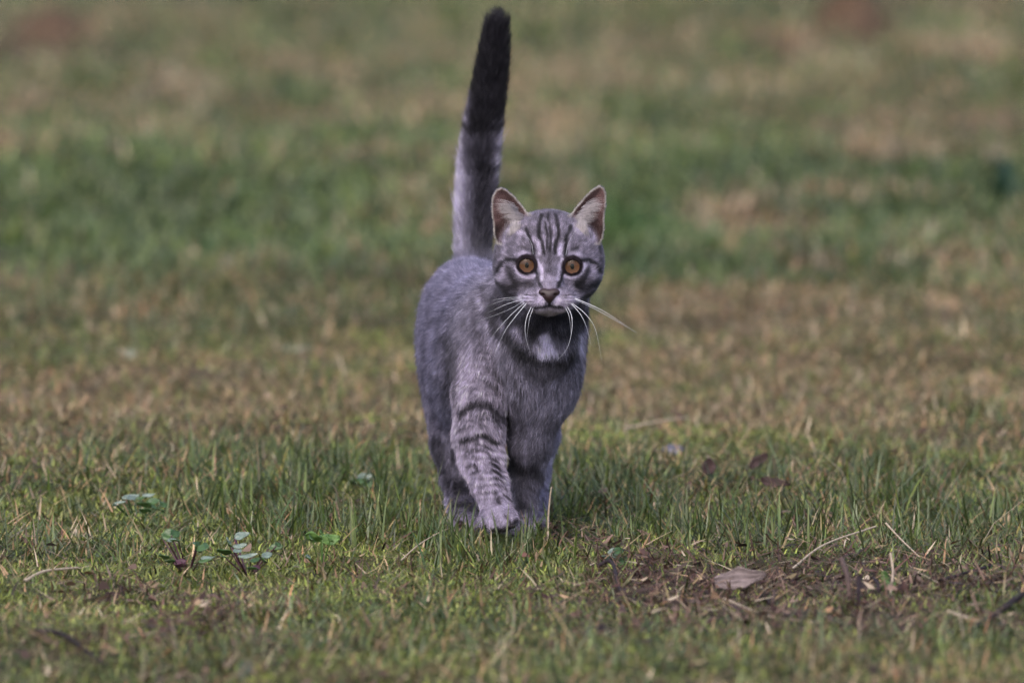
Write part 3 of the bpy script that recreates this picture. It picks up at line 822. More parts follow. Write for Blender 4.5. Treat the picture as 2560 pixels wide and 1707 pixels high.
# strands
def fur(name, n, mask_fn, len_mul, rad, seed, front_only=False):
    rs = np.random.default_rng(seed)
    Ft = np.concatenate([Fb[:, [0, 1, 2]], Fb[:, [0, 2, 3]]])
    a, b, c = Vb[Ft[:, 0]], Vb[Ft[:, 1]], Vb[Ft[:, 2]]
    ar = np.linalg.norm(np.cross(b - a, c - a), axis=-1)
    cen = (a + b + c) / 3
    ar = ar * mask_fn(cen)
    pk = rs.choice(len(Ft), n, p=ar / ar.sum())
    r1, r2 = np.sqrt(rs.random(n)), rs.random(n)
    w0, w1, w2 = (1 - r1)[:, None], (r1 * (1 - r2))[:, None], (r1 * r2)[:, None]
    P = a[pk] * w0 + b[pk] * w1 + c[pk] * w2
    N = nrm(Nb[Ft[pk, 0]] * w0 + Nb[Ft[pk, 1]] * w1 + Nb[Ft[pk, 2]] * w2)
    rw, flow, fl = regions(P)
    u, v = proj(P)
    # none on the eyes and the nose leather
    ok = np.ones(n, bool)
    for ex, ey, eY, s in EYES:
        rr = np.hypot((u - ex) / 25.5, (v - ey) / 24.5)
        ok &= ~((rr < 1.10) & (P[:, 1] < -.06))
        fl = np.where((P[:, 1] < -.055) & (rr < 1.9), fl * np.clip((rr - .75) / 1.0, .3, 1), fl)
    ok &= ~((np.abs(u - 1373) < 22 - (v - 722) * .55) & (v > 722) & (v < 750) & (P[:, 1] < -.085))
    P, N, rw, flow, fl, u, v = P[ok], N[ok], rw[ok], flow[ok], fl[ok], u[ok], v[ok]
    n = len(P)
    ear = rw[:, REG.index('ear')]
    fl = fl * len_mul * (.65 + .6 * rs.random(n))
    fl = fl * (1 - .45 * ear * (N[:, 1] < 0))
    t = flow - N * (flow * N).sum(-1, keepdims=True)
    t = nrm(t + .0001)
    cl = np.stack([noise3(P, 120, 70), noise3(P, 120, 80), noise3(P, 120, 90)], -1) - .5
    jit = (rs.random((n, 3)) - .5) * .55 + cl * (.6 - .28 * rw[:, REG.index('tail')][:, None])
    t = nrm(t + jit - N * (jit * N).sum(-1, keepdims=True))
    lift0 = .62 + .35 * rs.random(n)[:, None]; lift1 = .12 + .25 * rs.random(n)[:, None]
    hd = rw[:, REG.index('head')][:, None]
    guard = rs.random(n) < .06
    fl[guard] *= 1.3
    lift0[guard] += .2; lift1[guard] += .13
    lift0 = lift0 * (1 - .25 * hd)
    d0 = nrm(t + N * lift0); d1 = nrm(t + N * lift1 + jit * .1)
    p0 = P - N * .0003
    p1 = p0 + d0 * (fl * .33)[:, None]
    p2 = p1 + nrm(d0 + d1) * (fl * .33)[:, None]
    p3 = p2 + d1 * (fl * .34)[:, None]
    pts = np.stack([p0, p1, p2, p3], 1).astype(np.float32)
    back = nrm(P - (p2 - P) * 0)
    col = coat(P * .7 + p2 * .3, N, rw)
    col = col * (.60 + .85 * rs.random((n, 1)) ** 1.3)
    tick = rs.random(n) < .17
    col[tick] = np.minimum(col[tick] * 1.8 + .02, .75)
    # short erect hairs along the ear rims are pale
    hc = bpy.data.hair_curves.new(name)
    hc.add_curves([4] * n)
    hc.attributes['position'].data.foreach_set('vector', pts.ravel())
    ra = hc.attributes.get('radius') or hc.attributes.new('radius', 'FLOAT', 'POINT')
    prof = np.array([1, .95, .7, .12])
    rad_ = rad * (.8 + .5 * rs.random(n)) * (1 - .3 * hd[:, 0])
    ra.data.foreach_set('value', (rad_[:, None] * prof[None]).astype(np.float32).ravel())
    ca = hc.attributes.new('tint', 'FLOAT_COLOR', 'CURVE')
    c4 = np.ones((n, 4), np.float32); c4[:, :3] = col
    ca.data.foreach_set('color', c4.ravel())
    o = link(name, hc, M_fur, cat)
    tag(o, kind='stuff')
    return o
def m_front(c):   # more strands on the head, which the picture shows largest
    return 1 + 2.2 * ((c[:, 2] > .165) & (c[:, 1] < .0))
fur('fur', 330000, m_front, 1.0, .00011, 5)

# long wisps inside the ears
def wisps():
    rs = np.random.default_rng(21)
    P0, P1, P2 = [], [], []
    for s, base in ((1, [(1318, 548), (1300, 530), (1282, 508)]), (-1, [(1428, 552), (1446, 532), (1466, 506)])):
        for i in range(420):
            t = rs.random(); a, b = (base[0], base[1]) if t < .5 else (base[1], base[2])
            q = (t * 2) % 1
            bx, by = a[0] + (b[0] - a[0]) * q + rs.normal() * 3, a[1] + (b[1] - a[1]) * q + rs.normal() * 4 + 8
            ln = 26 + 22 * rs.random()
            tx = bx - s * ln; ty = by + rs.normal() * 4 - 2 + (by - 540) * .15
            P0.append(W(bx, by, -.045)); P1.append(W((bx + tx) / 2, (by + ty) / 2 - 3, -.053 - .002 * rs.random())); P2.append(W(tx, ty, -.051))
        for i in range(260):   # tuft that rises from the ear base
            bx = (1272 if s > 0 else 1468) + rs.normal() * 8 + s * 14; by = 592 + rs.normal() * 6
            tx = bx - s * (6 + 8 * rs.random()) + s * 14; ty = by - 22 - 18 * rs.random()
            P0.append(W(bx, by, -.058)); P1.append(W((bx + tx) / 2, (by + ty) / 2, -.062)); P2.append(W(tx, ty, -.058))
    P0, P1, P2 = map(np.array, (P0, P1, P2)); n = len(P0)
    pts = np.stack([P0, P0 * .25 + P1 * .5 + P2 * .25 + (P1 - (P0 + P2) / 2) * .2, P2], 1).astype(np.float32)
    hc = bpy.data.hair_curves.new('ear_hair'); hc.add_curves([3] * n)
    hc.attributes['position'].data.foreach_set('vector', pts.ravel())
    ra = hc.attributes.get('radius') or hc.attributes.new('radius', 'FLOAT', 'POINT')
    ra.data.foreach_set('value', (np.full((n, 1), .00011) * np.array([[1, .8, .15]])).astype(np.float32).ravel())
    ca = hc.attributes.new('tint', 'FLOAT_COLOR', 'CURVE')
    c4 = np.ones((n, 4), np.float32); c4[:, :3] = np.array([.46, .41, .43]) * (.6 + .7 * rs.random((n, 1)))
    ca.data.foreach_set('color', c4.ravel())
    tag(link('ear_hair', hc, M_fur, cat), kind='stuff')
wisps()

# ------------------------------------------------------------------ eyes, nose, whiskers
def cap(r, ang_x, ang_z, nr=14, ns=40, power=1.0):
    """spherical cap facing -Y"""
    V = [(0, -r, 0)]; F = []
    for i in range(1, nr + 1):
        for j in range(ns):
            a = 2 * math.pi * j / ns
            th = (i / nr)
            ax, az = ang_x * th * math.cos(a), ang_z * th * math.sin(a)
            m = math.hypot(ax, az)
            if m < 1e-9: V.append((0, -r, 0)); continue
            V.append((r * math.sin(m) * ax / m, -r * math.cos(m), r * math.sin(m) * az / m))
    for j in range(ns): F.append((0, 1 + (j + 1) % ns, 1 + j))
    me = bpy.data.meshes.new('cap')
    for i in range(nr - 1):
        for j in range(ns):
            a = 1 + i * ns + j; b = 1 + i * ns + (j + 1) % ns
            F.append((a, b, b + ns, a + ns))
    me.from_pydata(V, [], F); me.update()
    me.polygons.foreach_set('use_smooth', [True] * len(me.polygons))
    return me

def mat_iris():
    m = bpy.data.materials.new('amber_iris'); m.use_nodes = True
    t = m.node_tree; b = t.nodes['Principled BSDF']
    tc = t.nodes.new('ShaderNodeTexCoord')
    sx = t.nodes.new('ShaderNodeSeparateXYZ'); t.links.new(tc.outputs['Object'], sx.inputs[0])
    cb_ = t.nodes.new('ShaderNodeCombineXYZ'); t.links.new(sx.outputs[0], cb_.inputs[0]); t.links.new(sx.outputs[2], cb_.inputs[1])
    ln = t.nodes.new('ShaderNodeVectorMath'); ln.operation = 'LENGTH'; t.links.new(cb_.outputs[0], ln.inputs[0])
    mr = t.nodes.new('ShaderNodeMapRange'); mr.inputs[1].default_value = 0.001; mr.inputs[2].default_value = 0.0060
    t.links.new(ln.outputs['Value'], mr.inputs[0])
    cr = t.nodes.new('ShaderNodeValToRGB')
    e = cr.color_ramp.elements
    e[0].position = 0; e[0].color = (.16, .065, .010, 1)
    e[1].position = 1; e[1].color = (.03, .012, .006, 1)
    a = e.new(.35); a.color = (.10, .030, .002, 1)
    a = e.new(.75); a.color = (.14, .043, .002, 1)
    a = e.new(.90); a.color = (.13, .045, .006, 1)
    t.links.new(mr.outputs[0], cr.inputs[0])
    nz = t.nodes.new('ShaderNodeTexNoise'); nz.inputs['Scale'].default_value = 900; t.links.new(tc.outputs['Object'], nz.inputs['Vector'])
    mx = t.nodes.new('ShaderNodeMix'); mx.data_type = 'RGBA'; mx.blend_type = 'MULTIPLY'; mx.inputs[0].default_value = .5
    t.links.new(cr.outputs[0], mx.inputs[6]); t.links.new(nz.outputs[0], mx.inputs[7])
    t.links.new(mx.outputs[2], b.inputs['Base Color'])
    b.inputs['Roughness'].default_value = .5; b.inputs['Coat Weight'].default_value = 0; b.inputs['Coat Roughness'].default_value = .04
    return m
M_iris = mat_iris()
def disc(rx, rz, y, dip, nr=10, ns=40):
    V = [(0, y + dip, 0)]
    F = [(0, 1 + (j + 1) % ns, 1 + j) for j in range(ns)]
    for i in range(1, nr + 1):
        t = i / nr
        for j in range(ns):
            a = 2 * math.pi * j / ns
            V.append((rx * t * math.cos(a), y + dip * (1 - t * t), rz * t * math.sin(a)))
    for i in range(nr - 1):
        for j in range(ns):
            a = 1 + i * ns + j; b = 1 + i * ns + (j + 1) % ns
            F.append((a, b, b + ns, a + ns))
    me = bpy.data.meshes.new('disc'); me.from_pydata(V, [], F); me.update()
    return me
M_cornea = bpy.data.materials.new('wet_cornea'); M_cornea.use_nodes = True
_t = M_cornea.node_tree; _t.nodes.remove(_t.nodes['Principled BSDF'])
_fr = _t.nodes.new('ShaderNodeFresnel'); _fr.inputs['IOR'].default_value = 1.33
_tr = _t.nodes.new('ShaderNodeBsdfTransparent'); _gl = _t.nodes.new('ShaderNodeBsdfGlossy'); _gl.inputs['Roughness'].default_value = .02
_mx = _t.nodes.new('ShaderNodeMixShader')
_t.links.new(_fr.outputs[0], _mx.inputs[0]); _t.links.new(_tr.outputs[0], _mx.inputs[1]); _t.links.new(_gl.outputs[0], _mx.inputs[2])
_t.links.new(_mx.outputs[0], _t.nodes['Material Output'].inputs['Surface'])
M_pupil = mat_flat('pupil_black', (.004, .004, .006), .1, .5, 1.0)
M_ball = mat_flat('eye_rim', (.012, .008, .010), .25, .5, .5)
M_nose = mat_flat('nose_leather', (.026, .011, .014), .5, .5, .0, .25, 1500)
M_whisk = mat_flat('whisker_white', (.72, .72, .80), .35, .5, 0, .05)
M_claw = mat_flat('paw_pad', (.018, .013, .018), .6, .3)

import bmesh
for ex, ey, eY, s in EYES:
    c = W(ex, ey, eY)
    bm = bmesh.new(); bmesh.ops.create_uvsphere(bm, u_segments=48, v_segments=32, radius=.0090)
    for v_ in bm.verts: v_.co.y = max(v_.co.y, -.0058)
    me = bpy.data.meshes.new('eye'); bm.to_mesh(me); bm.free()
    me.polygons.foreach_set('use_smooth', [True] * len(me.polygons))
    eye = link('eye', me, M_ball, cat); eye.location = c
    i = link('iris', disc(.0060, .0055, -.0062, .0004), M_iris, eye); i.location = (0, 0, -.0006)  # set low: dark ball above it stands in for upper lid shadow
    p = link('pupil', disc(.0016, .0022, -.00645, 0), M_pupil, eye); p.location = (0, 0, 0)
    k = link('cornea', cap(.0090, .84, .84), M_cornea, eye)

def sdf_mesh(fs, lo, hi, vox):
    """small mesh from a list of (function, k, subtract)"""
    lo, hi = np.array(lo), np.array(hi)
    dim = np.ceil((hi - lo) / vox).astype(int)
    ax = [(lo[i] + np.arange(dim[i]) * vox).astype(np.float32) for i in range(3)]
    X, Y, Z = ax[0][:, None, None], ax[1][None, :, None], ax[2][None, None, :]
    d = None
    for f, k, sub in fs:
        q = f(X, Y, Z)
        if d is None: d = q
        elif sub: d = -smin(-d, q, k)
        else: d = smin(d, q, k)
    V, F = surface_nets(d.astype(np.float32))
    return lo + V * vox, F
nf = [(f_ell(W(1361, 730.5, -.1005), (.0046, .0040, .0030))[0], .002, 0), (f_ell(W(1385, 730.5, -.1005), (.0046, .0040, .0030))[0], .002, 0),
      (f_ell(W(1373, 740, -.1020), (.0046, .0042, .0044))[0], .003, 0), (f_ell(W(1373, 750, -.1000), (.0020, .0030, .0028))[0], .002, 0),
      (f_ell(W(1358, 737, -.1050), (.0013, .0028, .0009), -.5)[0], .0006, 1), (f_ell(W(1388, 737, -.1050), (.0013, .0028, .0009), .5)[0], .0006, 1)]
c = W(1373, 737, -.1)
V, F = sdf_mesh(nf, c - .011, c + .011, .0004)
link('nose', mesh_np('nose', V, F), M_nose, cat)

def tube(pts, r0, r1, seg=6, power=1.0):
    """tapered tube through points (smoothed)"""
    P = np.array(pts, float)
    # Catmull-Rom
    Q = []
    PP = np.vstack([2 * P[0] - P[1], P, 2 * P[-1] - P[-2]])
    for i in range(1, len(PP) - 2):
        for t in np.linspace(0, 1, 5, endpoint=False):
            a, b, c_, d = PP[i - 1:i + 3]
            Q.append(.5 * ((2 * b) + (-a + c_) * t + (2 * a - 5 * b + 4 * c_ - d) * t * t + (-a + 3 * b - 3 * c_ + d) * t ** 3))
    Q.append(P[-1]); Q = np.array(Q)
    T = nrm(np.gradient(Q, axis=0))
    ref = np.array([0, 1.0, 0]) if abs(T[:, 1]).mean() < .8 else np.array([0, 0, 1.0])
    A = nrm(np.cross(T, ref)); B = np.cross(T, A)
    n = len(Q); rr = r0 + (r1 - r0) * (np.linspace(0, 1, n) ** power)
    ang = np.arange(seg) * 2 * np.pi / seg
    V = (Q[:, None] + rr[:, None, None] * (np.cos(ang)[None, :, None] * A[:, None] + np.sin(ang)[None, :, None] * B[:, None])).reshape(-1, 3)
    F = []
    for i in range(n - 1):
        for j in range(seg):
            F.append((i * seg + j, i * seg + (j + 1) % seg, (i + 1) * seg + (j + 1) % seg, (i + 1) * seg + j))
    return V, np.array(F)

WH = [
 ([(470, 985), (380, 985), (250, 1005)], .7), ([(490, 1000), (370, 1035), (210, 1108)], 1), ([(505, 1025), (400, 1120), (300, 1230), (235, 1310)], .9),
 ([(520, 1030), (430, 1140), (345, 1260), (262, 1460)], 1.1), ([(565, 1045), (520, 1150), (512, 1270), (550, 1420)], 1.1), ([(580, 1050), (545, 1150), (525, 1290)], .8),
 ([(500, 1010), (380, 1080), (120, 1180)], .5), ([(485, 990), (330, 1010), (200, 1060)], .4),
 ([(900, 990), (1020, 1040), (1150, 1105), (1390, 1262)], 1.2), ([(905, 1000), (1060, 1075), (1250, 1180), (1380, 1258)], .6), ([(865, 1025), (940, 1110), (990, 1210), (1028, 1355)], .9),
 ([(880, 1030), (980, 1110), (1060, 1230), (1110, 1470)], .9), ([(835, 1045), (875, 1130), (875, 1250), (840, 1380), (760, 1480)], 1.1), ([(820, 1050), (855, 1130), (870, 1260)], .8),
 ([(575, 650), (560, 560), (500, 470)], .45), ([(830, 650), (850, 560), (910, 450)], .45)]
for pts, th in WH:
    q = [c1(*p) for p in pts]
    n = len(q); side = -1 if q[0][0] < 1372 else 1
    brow = pts[0][1] < 900
    P = []
    for i, (px, py) in enumerate(q):
        t = i / (n - 1)
        P.append(W(px, py, (-.081 if brow else -.0975) - (.004 if brow else .012) * math.sin(t * 2.2) + .004 * t))
    V, F = tube(P, .00021 * th + .00004, .00003, 5)
    link('whisker', mesh_np('whisker', V, F), M_whisk, cat)

# pads under the lifted paw
for px, py, Y, r in ((1247, 1318, -.056, (.0065, .006, .0042)), (1212, 1314, -.0675, (.0028, .0035, .0024)), (1232, 1322, -.0685, (.0030, .0035, .0024)), (1257, 1322, -.0685, (.0030, .0035, .0024)), (1281, 1313, -.0675, (.0028, .0035, .0024))):
    bm = bmesh.new(); bmesh.ops.create_icosphere(bm, subdivisions=3, radius=1)
    for v_ in bm.verts:
        v_.co = Vector((v_.co.x * r[0], v_.co.y * r[1], v_.co.z * r[2] * (.8 if v_.co.z > 0 else 1)))
    me = bpy.data.meshes.new('paw_pad'); bm.to_mesh(me); bm.free()
    me.polygons.foreach_set('use_smooth', [True] * len(me.polygons))
    o = link('paw_pad', me, M_claw, cat); o.location = W(px, py, Y)

# ------------------------------------------------------------------ things lying and growing in the lawn
M_twig = mat_flat('dark_twig', (.026, .018, .022), .85, .2, 0, .4, 400)
M_strawstalk = mat_flat('straw_stalk', (.38, .30, .22), .6, .3, 0, .25, 400)
M_stalk = mat_flat('brown_stalk', (.085, .055, .048), .8, .2, 0, .4, 400)
M_leafgrey = mat_flat('dry_leaf_grey', (.21, .165, .165), .75, .3, 0, .25, 160, .1)
M_leafdark = mat_flat('dry_leaf_dark', (.040, .022, .022), .7, .3, 0, .4, 200)
M_leafblue = mat_flat('wet_leaf_slate', (.085, .080, .120), .35, .6, 0, .3, 200)
M_leafbrown = mat_flat('dry_leaf_tan', (.30, .21, .14), .75, .3, 0, .3, 200, .15)
M_wg = mat_flat('weed_leaf_green', (.055, .110, .035), .35, .6, 0, .3, 250, .15)
M_wl = mat_flat('weed_leaf_light', (.13, .24, .06), .45, .5, 0, .25, 250, .25)
M_ws = mat_flat('weed_leaf_silver', (.15, .20, .165), .22, .7, 0, .3, 250, .1)
M_wp = mat_flat('weed_stem_purple', (.070, .026, .042), .5, .4, 0, .3, 300)
M_wd = mat_flat('weed_leaf_deep', (.018, .050, .028), .5, .4, 0, .3, 100)
M_soil = mat_flat('molehill_soil', (.090, .056, .034), .95, .1, 0, .45, 25)

def gpt(px, py, dz=0.0):
    gx_, gy_ = G(px, py)
    return np.array([gx_, gy_, float(height(np.array([gx_]), np.array([gy_]))[0]) + dz])

def leaf_mesh(name, L, Wd, curl=.3, fold=.25, lobes=0, nu=12, nv=6, seed=0, thick=.0003, wav=.08):
    """a thin but solid leaf: stalk end at the origin, tip along +X"""
    rs = np.random.default_rng(seed)
    V = []
    ph = rs.random(4) * 6
    for side in (0, 1):
        for i in range(nu + 1):
            t = i / nu
            w = Wd * .5 * math.sin(math.pi * min(1, t * .93 + .05)) ** .7 * (1 - .25 * t)
            if lobes: w *= 1 - .28 * abs(math.sin(lobes * math.pi * t + ph[0]))
            for j in range(-nv, nv + 1):
                s = j / nv
                x = L * t; y = w * s
                z = fold * abs(s) * w + curl * L * (t - .5) ** 2 + wav * Wd * math.sin(7 * t + 3 * s + ph[1]) * .5 + .05 * Wd * math.sin(11 * s + 5 * t + ph[2])
                V.append((x, y, z - side * thick))
    m = 2 * nv + 1; N1 = (nu + 1) * m; F = []
    for i in range(nu):
        for j in range(m - 1):
            a = i * m + j
            F.append((a, a + m, a + m + 1, a + 1)); F.append((N1 + a, N1 + a + 1, N1 + a + m + 1, N1 + a + m))
    for i in range(nu):
        a = i * m; F.append((a, N1 + a, N1 + a + m, a + m)); a = i * m + m - 1; F.append((a, a + m, N1 + a + m, N1 + a))
    for j in range(m - 1):
        F.append((j, j + 1, N1 + j + 1, N1 + j)); a = nu * m + j; F.append((a, N1 + a, N1 + a + 1, a + 1))
    return mesh_np(name, np.array(V), np.array(F))

def fallen_leaf(px, py, dz, L, Wd, rot, mat, label, curl=.3, fold=.3, lobes=0, seed=0, group=None, stem=True):
    r = bpy.data.objects.new('fallen_leaf', None); COL.objects.link(r)
    r.location = gpt(px, py, dz); r.rotation_euler = rot
    tag(r, label, 'leaf', group)
    b = link('leaf_blade', leaf_mesh('leaf_blade', L, Wd, curl, fold, lobes, seed=seed), mat, r); b.location = (-L / 2, 0, 0)
    V, F = tube([(-L * .5, 0, curl * L * .25), (-L * .72, .02 * L, curl * L * .3), (-L * .9, .06 * L, curl * L * .45)], .0006, .0004, 6)
    link('leaf_stalk', mesh_np('leaf_stalk', V, F), M_stalk, r)
    return r
fallen_leaf(1850, 1462, .014, .040, .023, (R(62), R(-8), R(6)), M_leafgrey, 'large pale grey curled dead leaf lying in the grass at lower right', .35, .35, 2, 1)
fallen_leaf(1772, 1218, .012, .015, .013, (R(15), R(-65), R(75)), M_leafdark, 'small dark brown leaf standing upright on bright moss', .5, .5, 0, 2)
fallen_leaf(1897, 1206, .014, .020, .014, (R(45), R(-35), R(20)), M_leafdark, 'dark curled leaf leaning over debris beside the moss', .5, .5, 2, 3)
fallen_leaf(1682, 1150, .008, .020, .012, (R(50), R(-8), R(10)), M_leafblue, 'slate blue wet leaf lying flat at the back edge of the moss', .2, .3, 0, 4)
fallen_leaf(1940, 1240, .012, .026, .014, (R(45), R(5), R(-20)), M_leafdark, 'dark crumpled leaf in the litter behind the right-hand grass', .3, .4, 3, 5)
fallen_leaf(278, 1482, .006, .014, .010, (R(50), R(-20), R(30)), M_leafdark, 'tiny dark red brown leaf near the lower left litter', .5, .4, 0, 6)
fallen_leaf(370, 1455, .008, .013, .006, (R(50), R(-20), R(-35)), M_leafbrown, 'narrow cream curled leaf lying on lime moss at lower left', .5, .4, 0, 7)
fallen_leaf(1340, 1385, .006, .012, .006, (R(-20), R(-70), R(60)), M_leafbrown, 'small pale leaf stub in the grass just right of the paws', .4, .4, 0, 8)
fallen_leaf(1040, 1490, .006, .014, .009, (R(50), R(-10), R(80)), M_leafbrown, 'tan scrap of leaf in short grass below the cat', .4, .4, 2, 9)
fallen_leaf(320, 905, .008, .018, .012, (R(45), R(0), R(10)), M_ws, 'pale silvery leaf blurred in the straw on the far left', .3, .3, 0, 10)
fallen_leaf(740, 865, .008, .034, .008, (R(35), R(0), R(5)), M_ws, 'long pale leaf lying blurred behind the cat on the left', .15, .2, 0, 11)
fallen_leaf(610, 1690, .008, .020, .012, (R(50), R(-40), R(70)), M_ws, 'grey green leaf blurred at the bottom edge on the left', .3, .4, 0, 12)

def stalk(name, pts, r0, r1, mat, label, cat_):
    """pts: (px, py on the ground, height)"""
    P = [gpt(a, b, h) for a, b, h in pts]
    o0 = P[0].copy()
    V, F = tube([p - o0 for p in P], r0, r1, 7)
    o = link(name, mesh_np(name, V, F), mat); o.location = o0
    tag(o, label, cat_)
    return o
stalk('twig', [(1495, 1425, .012), (1530, 1430, .016), (1552, 1465, .006), (1600, 1490, .006), (1690, 1535, .005)], .0017, .0010, M_twig, 'dark hooked twig arching out of the grass right of centre', 'twig')
stalk('twig', [(1560, 1460, .006), (1566, 1500, .004), (1572, 1540, .003)], .0012, .0008, M_twig, 'short dark twig beneath the hooked twig', 'twig')
stalk('twig', [(1960, 1525, .007), (2040, 1535, .008), (2120, 1570, .007), (2200, 1580, .004)], .0020, .0012, M_twig, 'thin dark twig lying below the grey leaf', 'twig')
stalk('twig', [(2570, 1525, .012), (2480, 1560, .009), (2400, 1590, .008), (2250, 1605, .005)], .0028, .0015, M_twig, 'long dark twig reaching in from the right edge', 'twig')
stalk('twig', [(2230, 1590, .006), (2330, 1585, .010), (2400, 1600, .006)], .0030, .002, M_twig, 'thick dark twig lying in the litter near the right edge', 'twig')
stalk('twig', [(2350, 1470, .010), (2420, 1455, .012), (2480, 1440, .012)], .0014, .001, M_twig, 'slim dark twig in the grass at the right', 'twig')
stalk('twig', [(90, 1600, .006), (160, 1620, .010), (260, 1660, .006)], .0022, .0014, M_twig, 'blurred dark twig in the lower left litter', 'twig')
stalk('dead_stalk', [(2125, 1510, .000), (2120, 1500, .020), (2104, 1480, .034)], .0016, .0022, M_stalk, 'upright brown plant stub in the lower right litter', 'stalk')
stalk('dead_stalk', [(2147, 1520, .000), (2146, 1515, .013), (2149, 1510, .024)], .0018, .0016, M_twig, 'thin black stub beside the brown stub', 'stalk')
stalk('dead_stalk', [(2192, 1500, .002), (2196, 1500, .014), (2184, 1490, .020)], .0015, .0012, M_twig, 'dark curved stub right of the brown stub', 'stalk')
stalk('dead_stalk', [(1934, 1510, .000), (1932, 1508, .010), (1936, 1500, .018)], .0014, .001, M_stalk, 'short reddish stub right of the grey leaf', 'stalk')
stalk('straw', [(1980, 1430, .014), (2060, 1400, .018), (2190, 1370, .022)], .0010, .0007, M_strawstalk, 'pale straw stalk leaning over the grass above the grey leaf', 'straw')
stalk('straw', [(2215, 1360, .022), (2250, 1375, .016), (2300, 1400, .010)], .0009, .0006, M_strawstalk, 'thin pale straw slanting down at the right', 'straw')
stalk('straw', [(60, 1452, .006), (110, 1440, .010), (195, 1425, .010)], .0015, .0009, M_strawstalk, 'pale straw stick lying on the moss at the far left', 'straw')
stalk('straw', [(1810, 1490, .010), (1930, 1540, .008), (2060, 1570, .008)], .0011, .0008, M_strawstalk, 'long straw lying below the grey leaf', 'straw')
stalk('straw', [(2370, 1550, .010), (2420, 1565, .010), (2460, 1570, .008)], .0016, .0012, M_strawstalk, 'short thick straw at the right edge of the litter', 'straw')
stalk('straw', [(2225, 1500, .004), (2232, 1480, .022), (2226, 1470, .034)], .0010, .0008, M_strawstalk, 'cream straw standing up right of the black stub', 'straw')
stalk('straw', [(1560, 1110, .010), (1640, 1100, .014), (1720, 1085, .014)], .0012, .0008, M_strawstalk, 'pale straw lying at the far edge of the bright moss', 'straw')
stalk('straw', [(1000, 1395, .006), (1050, 1380, .014), (1110, 1360, .018)], .0007, .0005, M_strawstalk, 'thin straw slanting in front of the hind paw', 'straw')
stalk('straw', [(1370, 1345, .004), (1371, 1335, .022), (1378, 1330, .042)], .0009, .0006, M_strawstalk, 'pale dry blade standing upright just right of the legs', 'straw')

def weed(name, px, py, leaves, label, group=None, stemmat=None):
    """leaves: (px, py seen, Y offset, length, width, rotation z, tilt, material)"""
    base = gpt(px, py, 0)
    r = bpy.data.objects.new(name, None); COL.objects.link(r); r.location = base
    tag(r, label, 'weed', group)
    rw_ = np.random.default_rng(int(px))
    more = [(a + rw_.normal() * 9, b + 6 + rw_.normal() * 7, c_ - .01, d * .75, e * .7, f_ + 70 * rw_.normal(), g_ - 15 * rw_.random(), M_wg if rw_.random() < .7 else h_) for a, b, c_, d, e, f_, g_, h_ in leaves] if py > 600 else []
    if py > 600: leaves = [(a, b, c_, d * .85, e * (.7 if h_ is M_ws else .85), f_, g_, h_) for a, b, c_, d, e, f_, g_, h_ in leaves]
    for i, (lx, ly, dY, L, Wd, rz, ti, mt) in enumerate(list(leaves) + more):
        p = W(lx, ly, base[1] + dY) - base
        o = link('leaf', leaf_mesh('leaf', L, Wd, .25, .22, 0, 9, 4, seed=int(lx) + i, wav=.12), mt, r)
        # centre of the leaf sits at the point seen
        o.rotation_euler = (R(ti), R(-8), R(rz))
        rm = o.rotation_euler.to_matrix()
        o.location = Vector(p) - rm @ Vector((L / 2, 0, 0))
        s = np.array(o.location)
        V, F = tube([(0, 0, -.003), tuple(s * .5 + np.array([0, 0, -.001])), tuple(s)], .0008, .0005, 6)
        link('stem', mesh_np('stem', V, F), stemmat or M_wp, r)
    return r
weed('clover', 470, 1405, [(425, 1338, .02, .016, .014, 10, 50, M_wg), (493, 1368, -.01, .018, .014, 80, 55, M_wg), (450, 1405, -.03, .013, .008, 30, 40, M_wp), (430, 1350, -.02, .010, .007, -30, 30, M_ws), (520, 1395, -.03, .014, .008, -15, 25, M_ws), (410, 1392, -.03, .012, .008, 150, 35, M_wg)],
     'low weed with two round dark green leaves and purplish stems, left of the silvery one')
weed('weed', 620, 1410, [(570, 1352, .03, .014, .011, 95, 60, M_ws), (606, 1337, .05, .014, .010, 10, 45, M_ws), (600, 1365, .0, .013, .009, 5, 35, M_ws), (620, 1390, -.03, .018, .008, 5, 30, M_ws), (667, 1388, -.03, .012, .010, 40, 40, M_ws), (690, 1368, .0, .013, .009, -5, 40, M_wg), (560, 1380, .0, .014, .010, 170, 35, M_wg), (640, 1420, -.05, .012, .008, 60, 35, M_wp)],
     'low silvery leaved weed with purple stems in the middle of the left-hand patch')
weed('clover', 805, 1395, [(782, 1344, .0, .018, .014, 150, 55, M_wl), (826, 1349, .0, .018, .014, 20, 55, M_wl), (803, 1332, .03, .012, .010, 90, 55, M_wl), (770, 1392, -.03, .012, .008, 90, 40, M_ws)],
     'light green clover left of the cat', stemmat=M_wl)
weed('weed', 345, 1290, [(327, 1242, .0, .018, .010, 20, 30, M_ws), (300, 1256, -.02, .012, .005, 10, 30, M_ws), (372, 1238, .02, .013, .007, 10, 35, M_ws), (384, 1254, .0, .014, .010, -20, 45, M_wg), (408, 1262, .0, .012, .009, 60, 45, M_wg), (360, 1262, -.03, .014, .009, 170, 45, M_wg)],
     'pale leaved weed shining above the others at far left', stemmat=M_wg)
weed('weed', 905, 1235, [(912, 1192, .0, .016, .012, 20, 45, M_ws), (885, 1206, .0, .014, .010, 150, 45, M_wg), (925, 1208, .0, .012, .009, -20, 40, M_wg)],
     'small bluish weed close to the left of the cat', stemmat=M_wg)
weed('weed', 1540, 1398, [(1540, 1380, .0, .016, .012, 20, 45, M_ws), (1515, 1395, .0, .013, .010, 150, 40, M_ws), (1560, 1400, .0, .012, .009, -20, 40, M_wg)],
     'grey green weed beside the hooked twig', stemmat=M_wg)
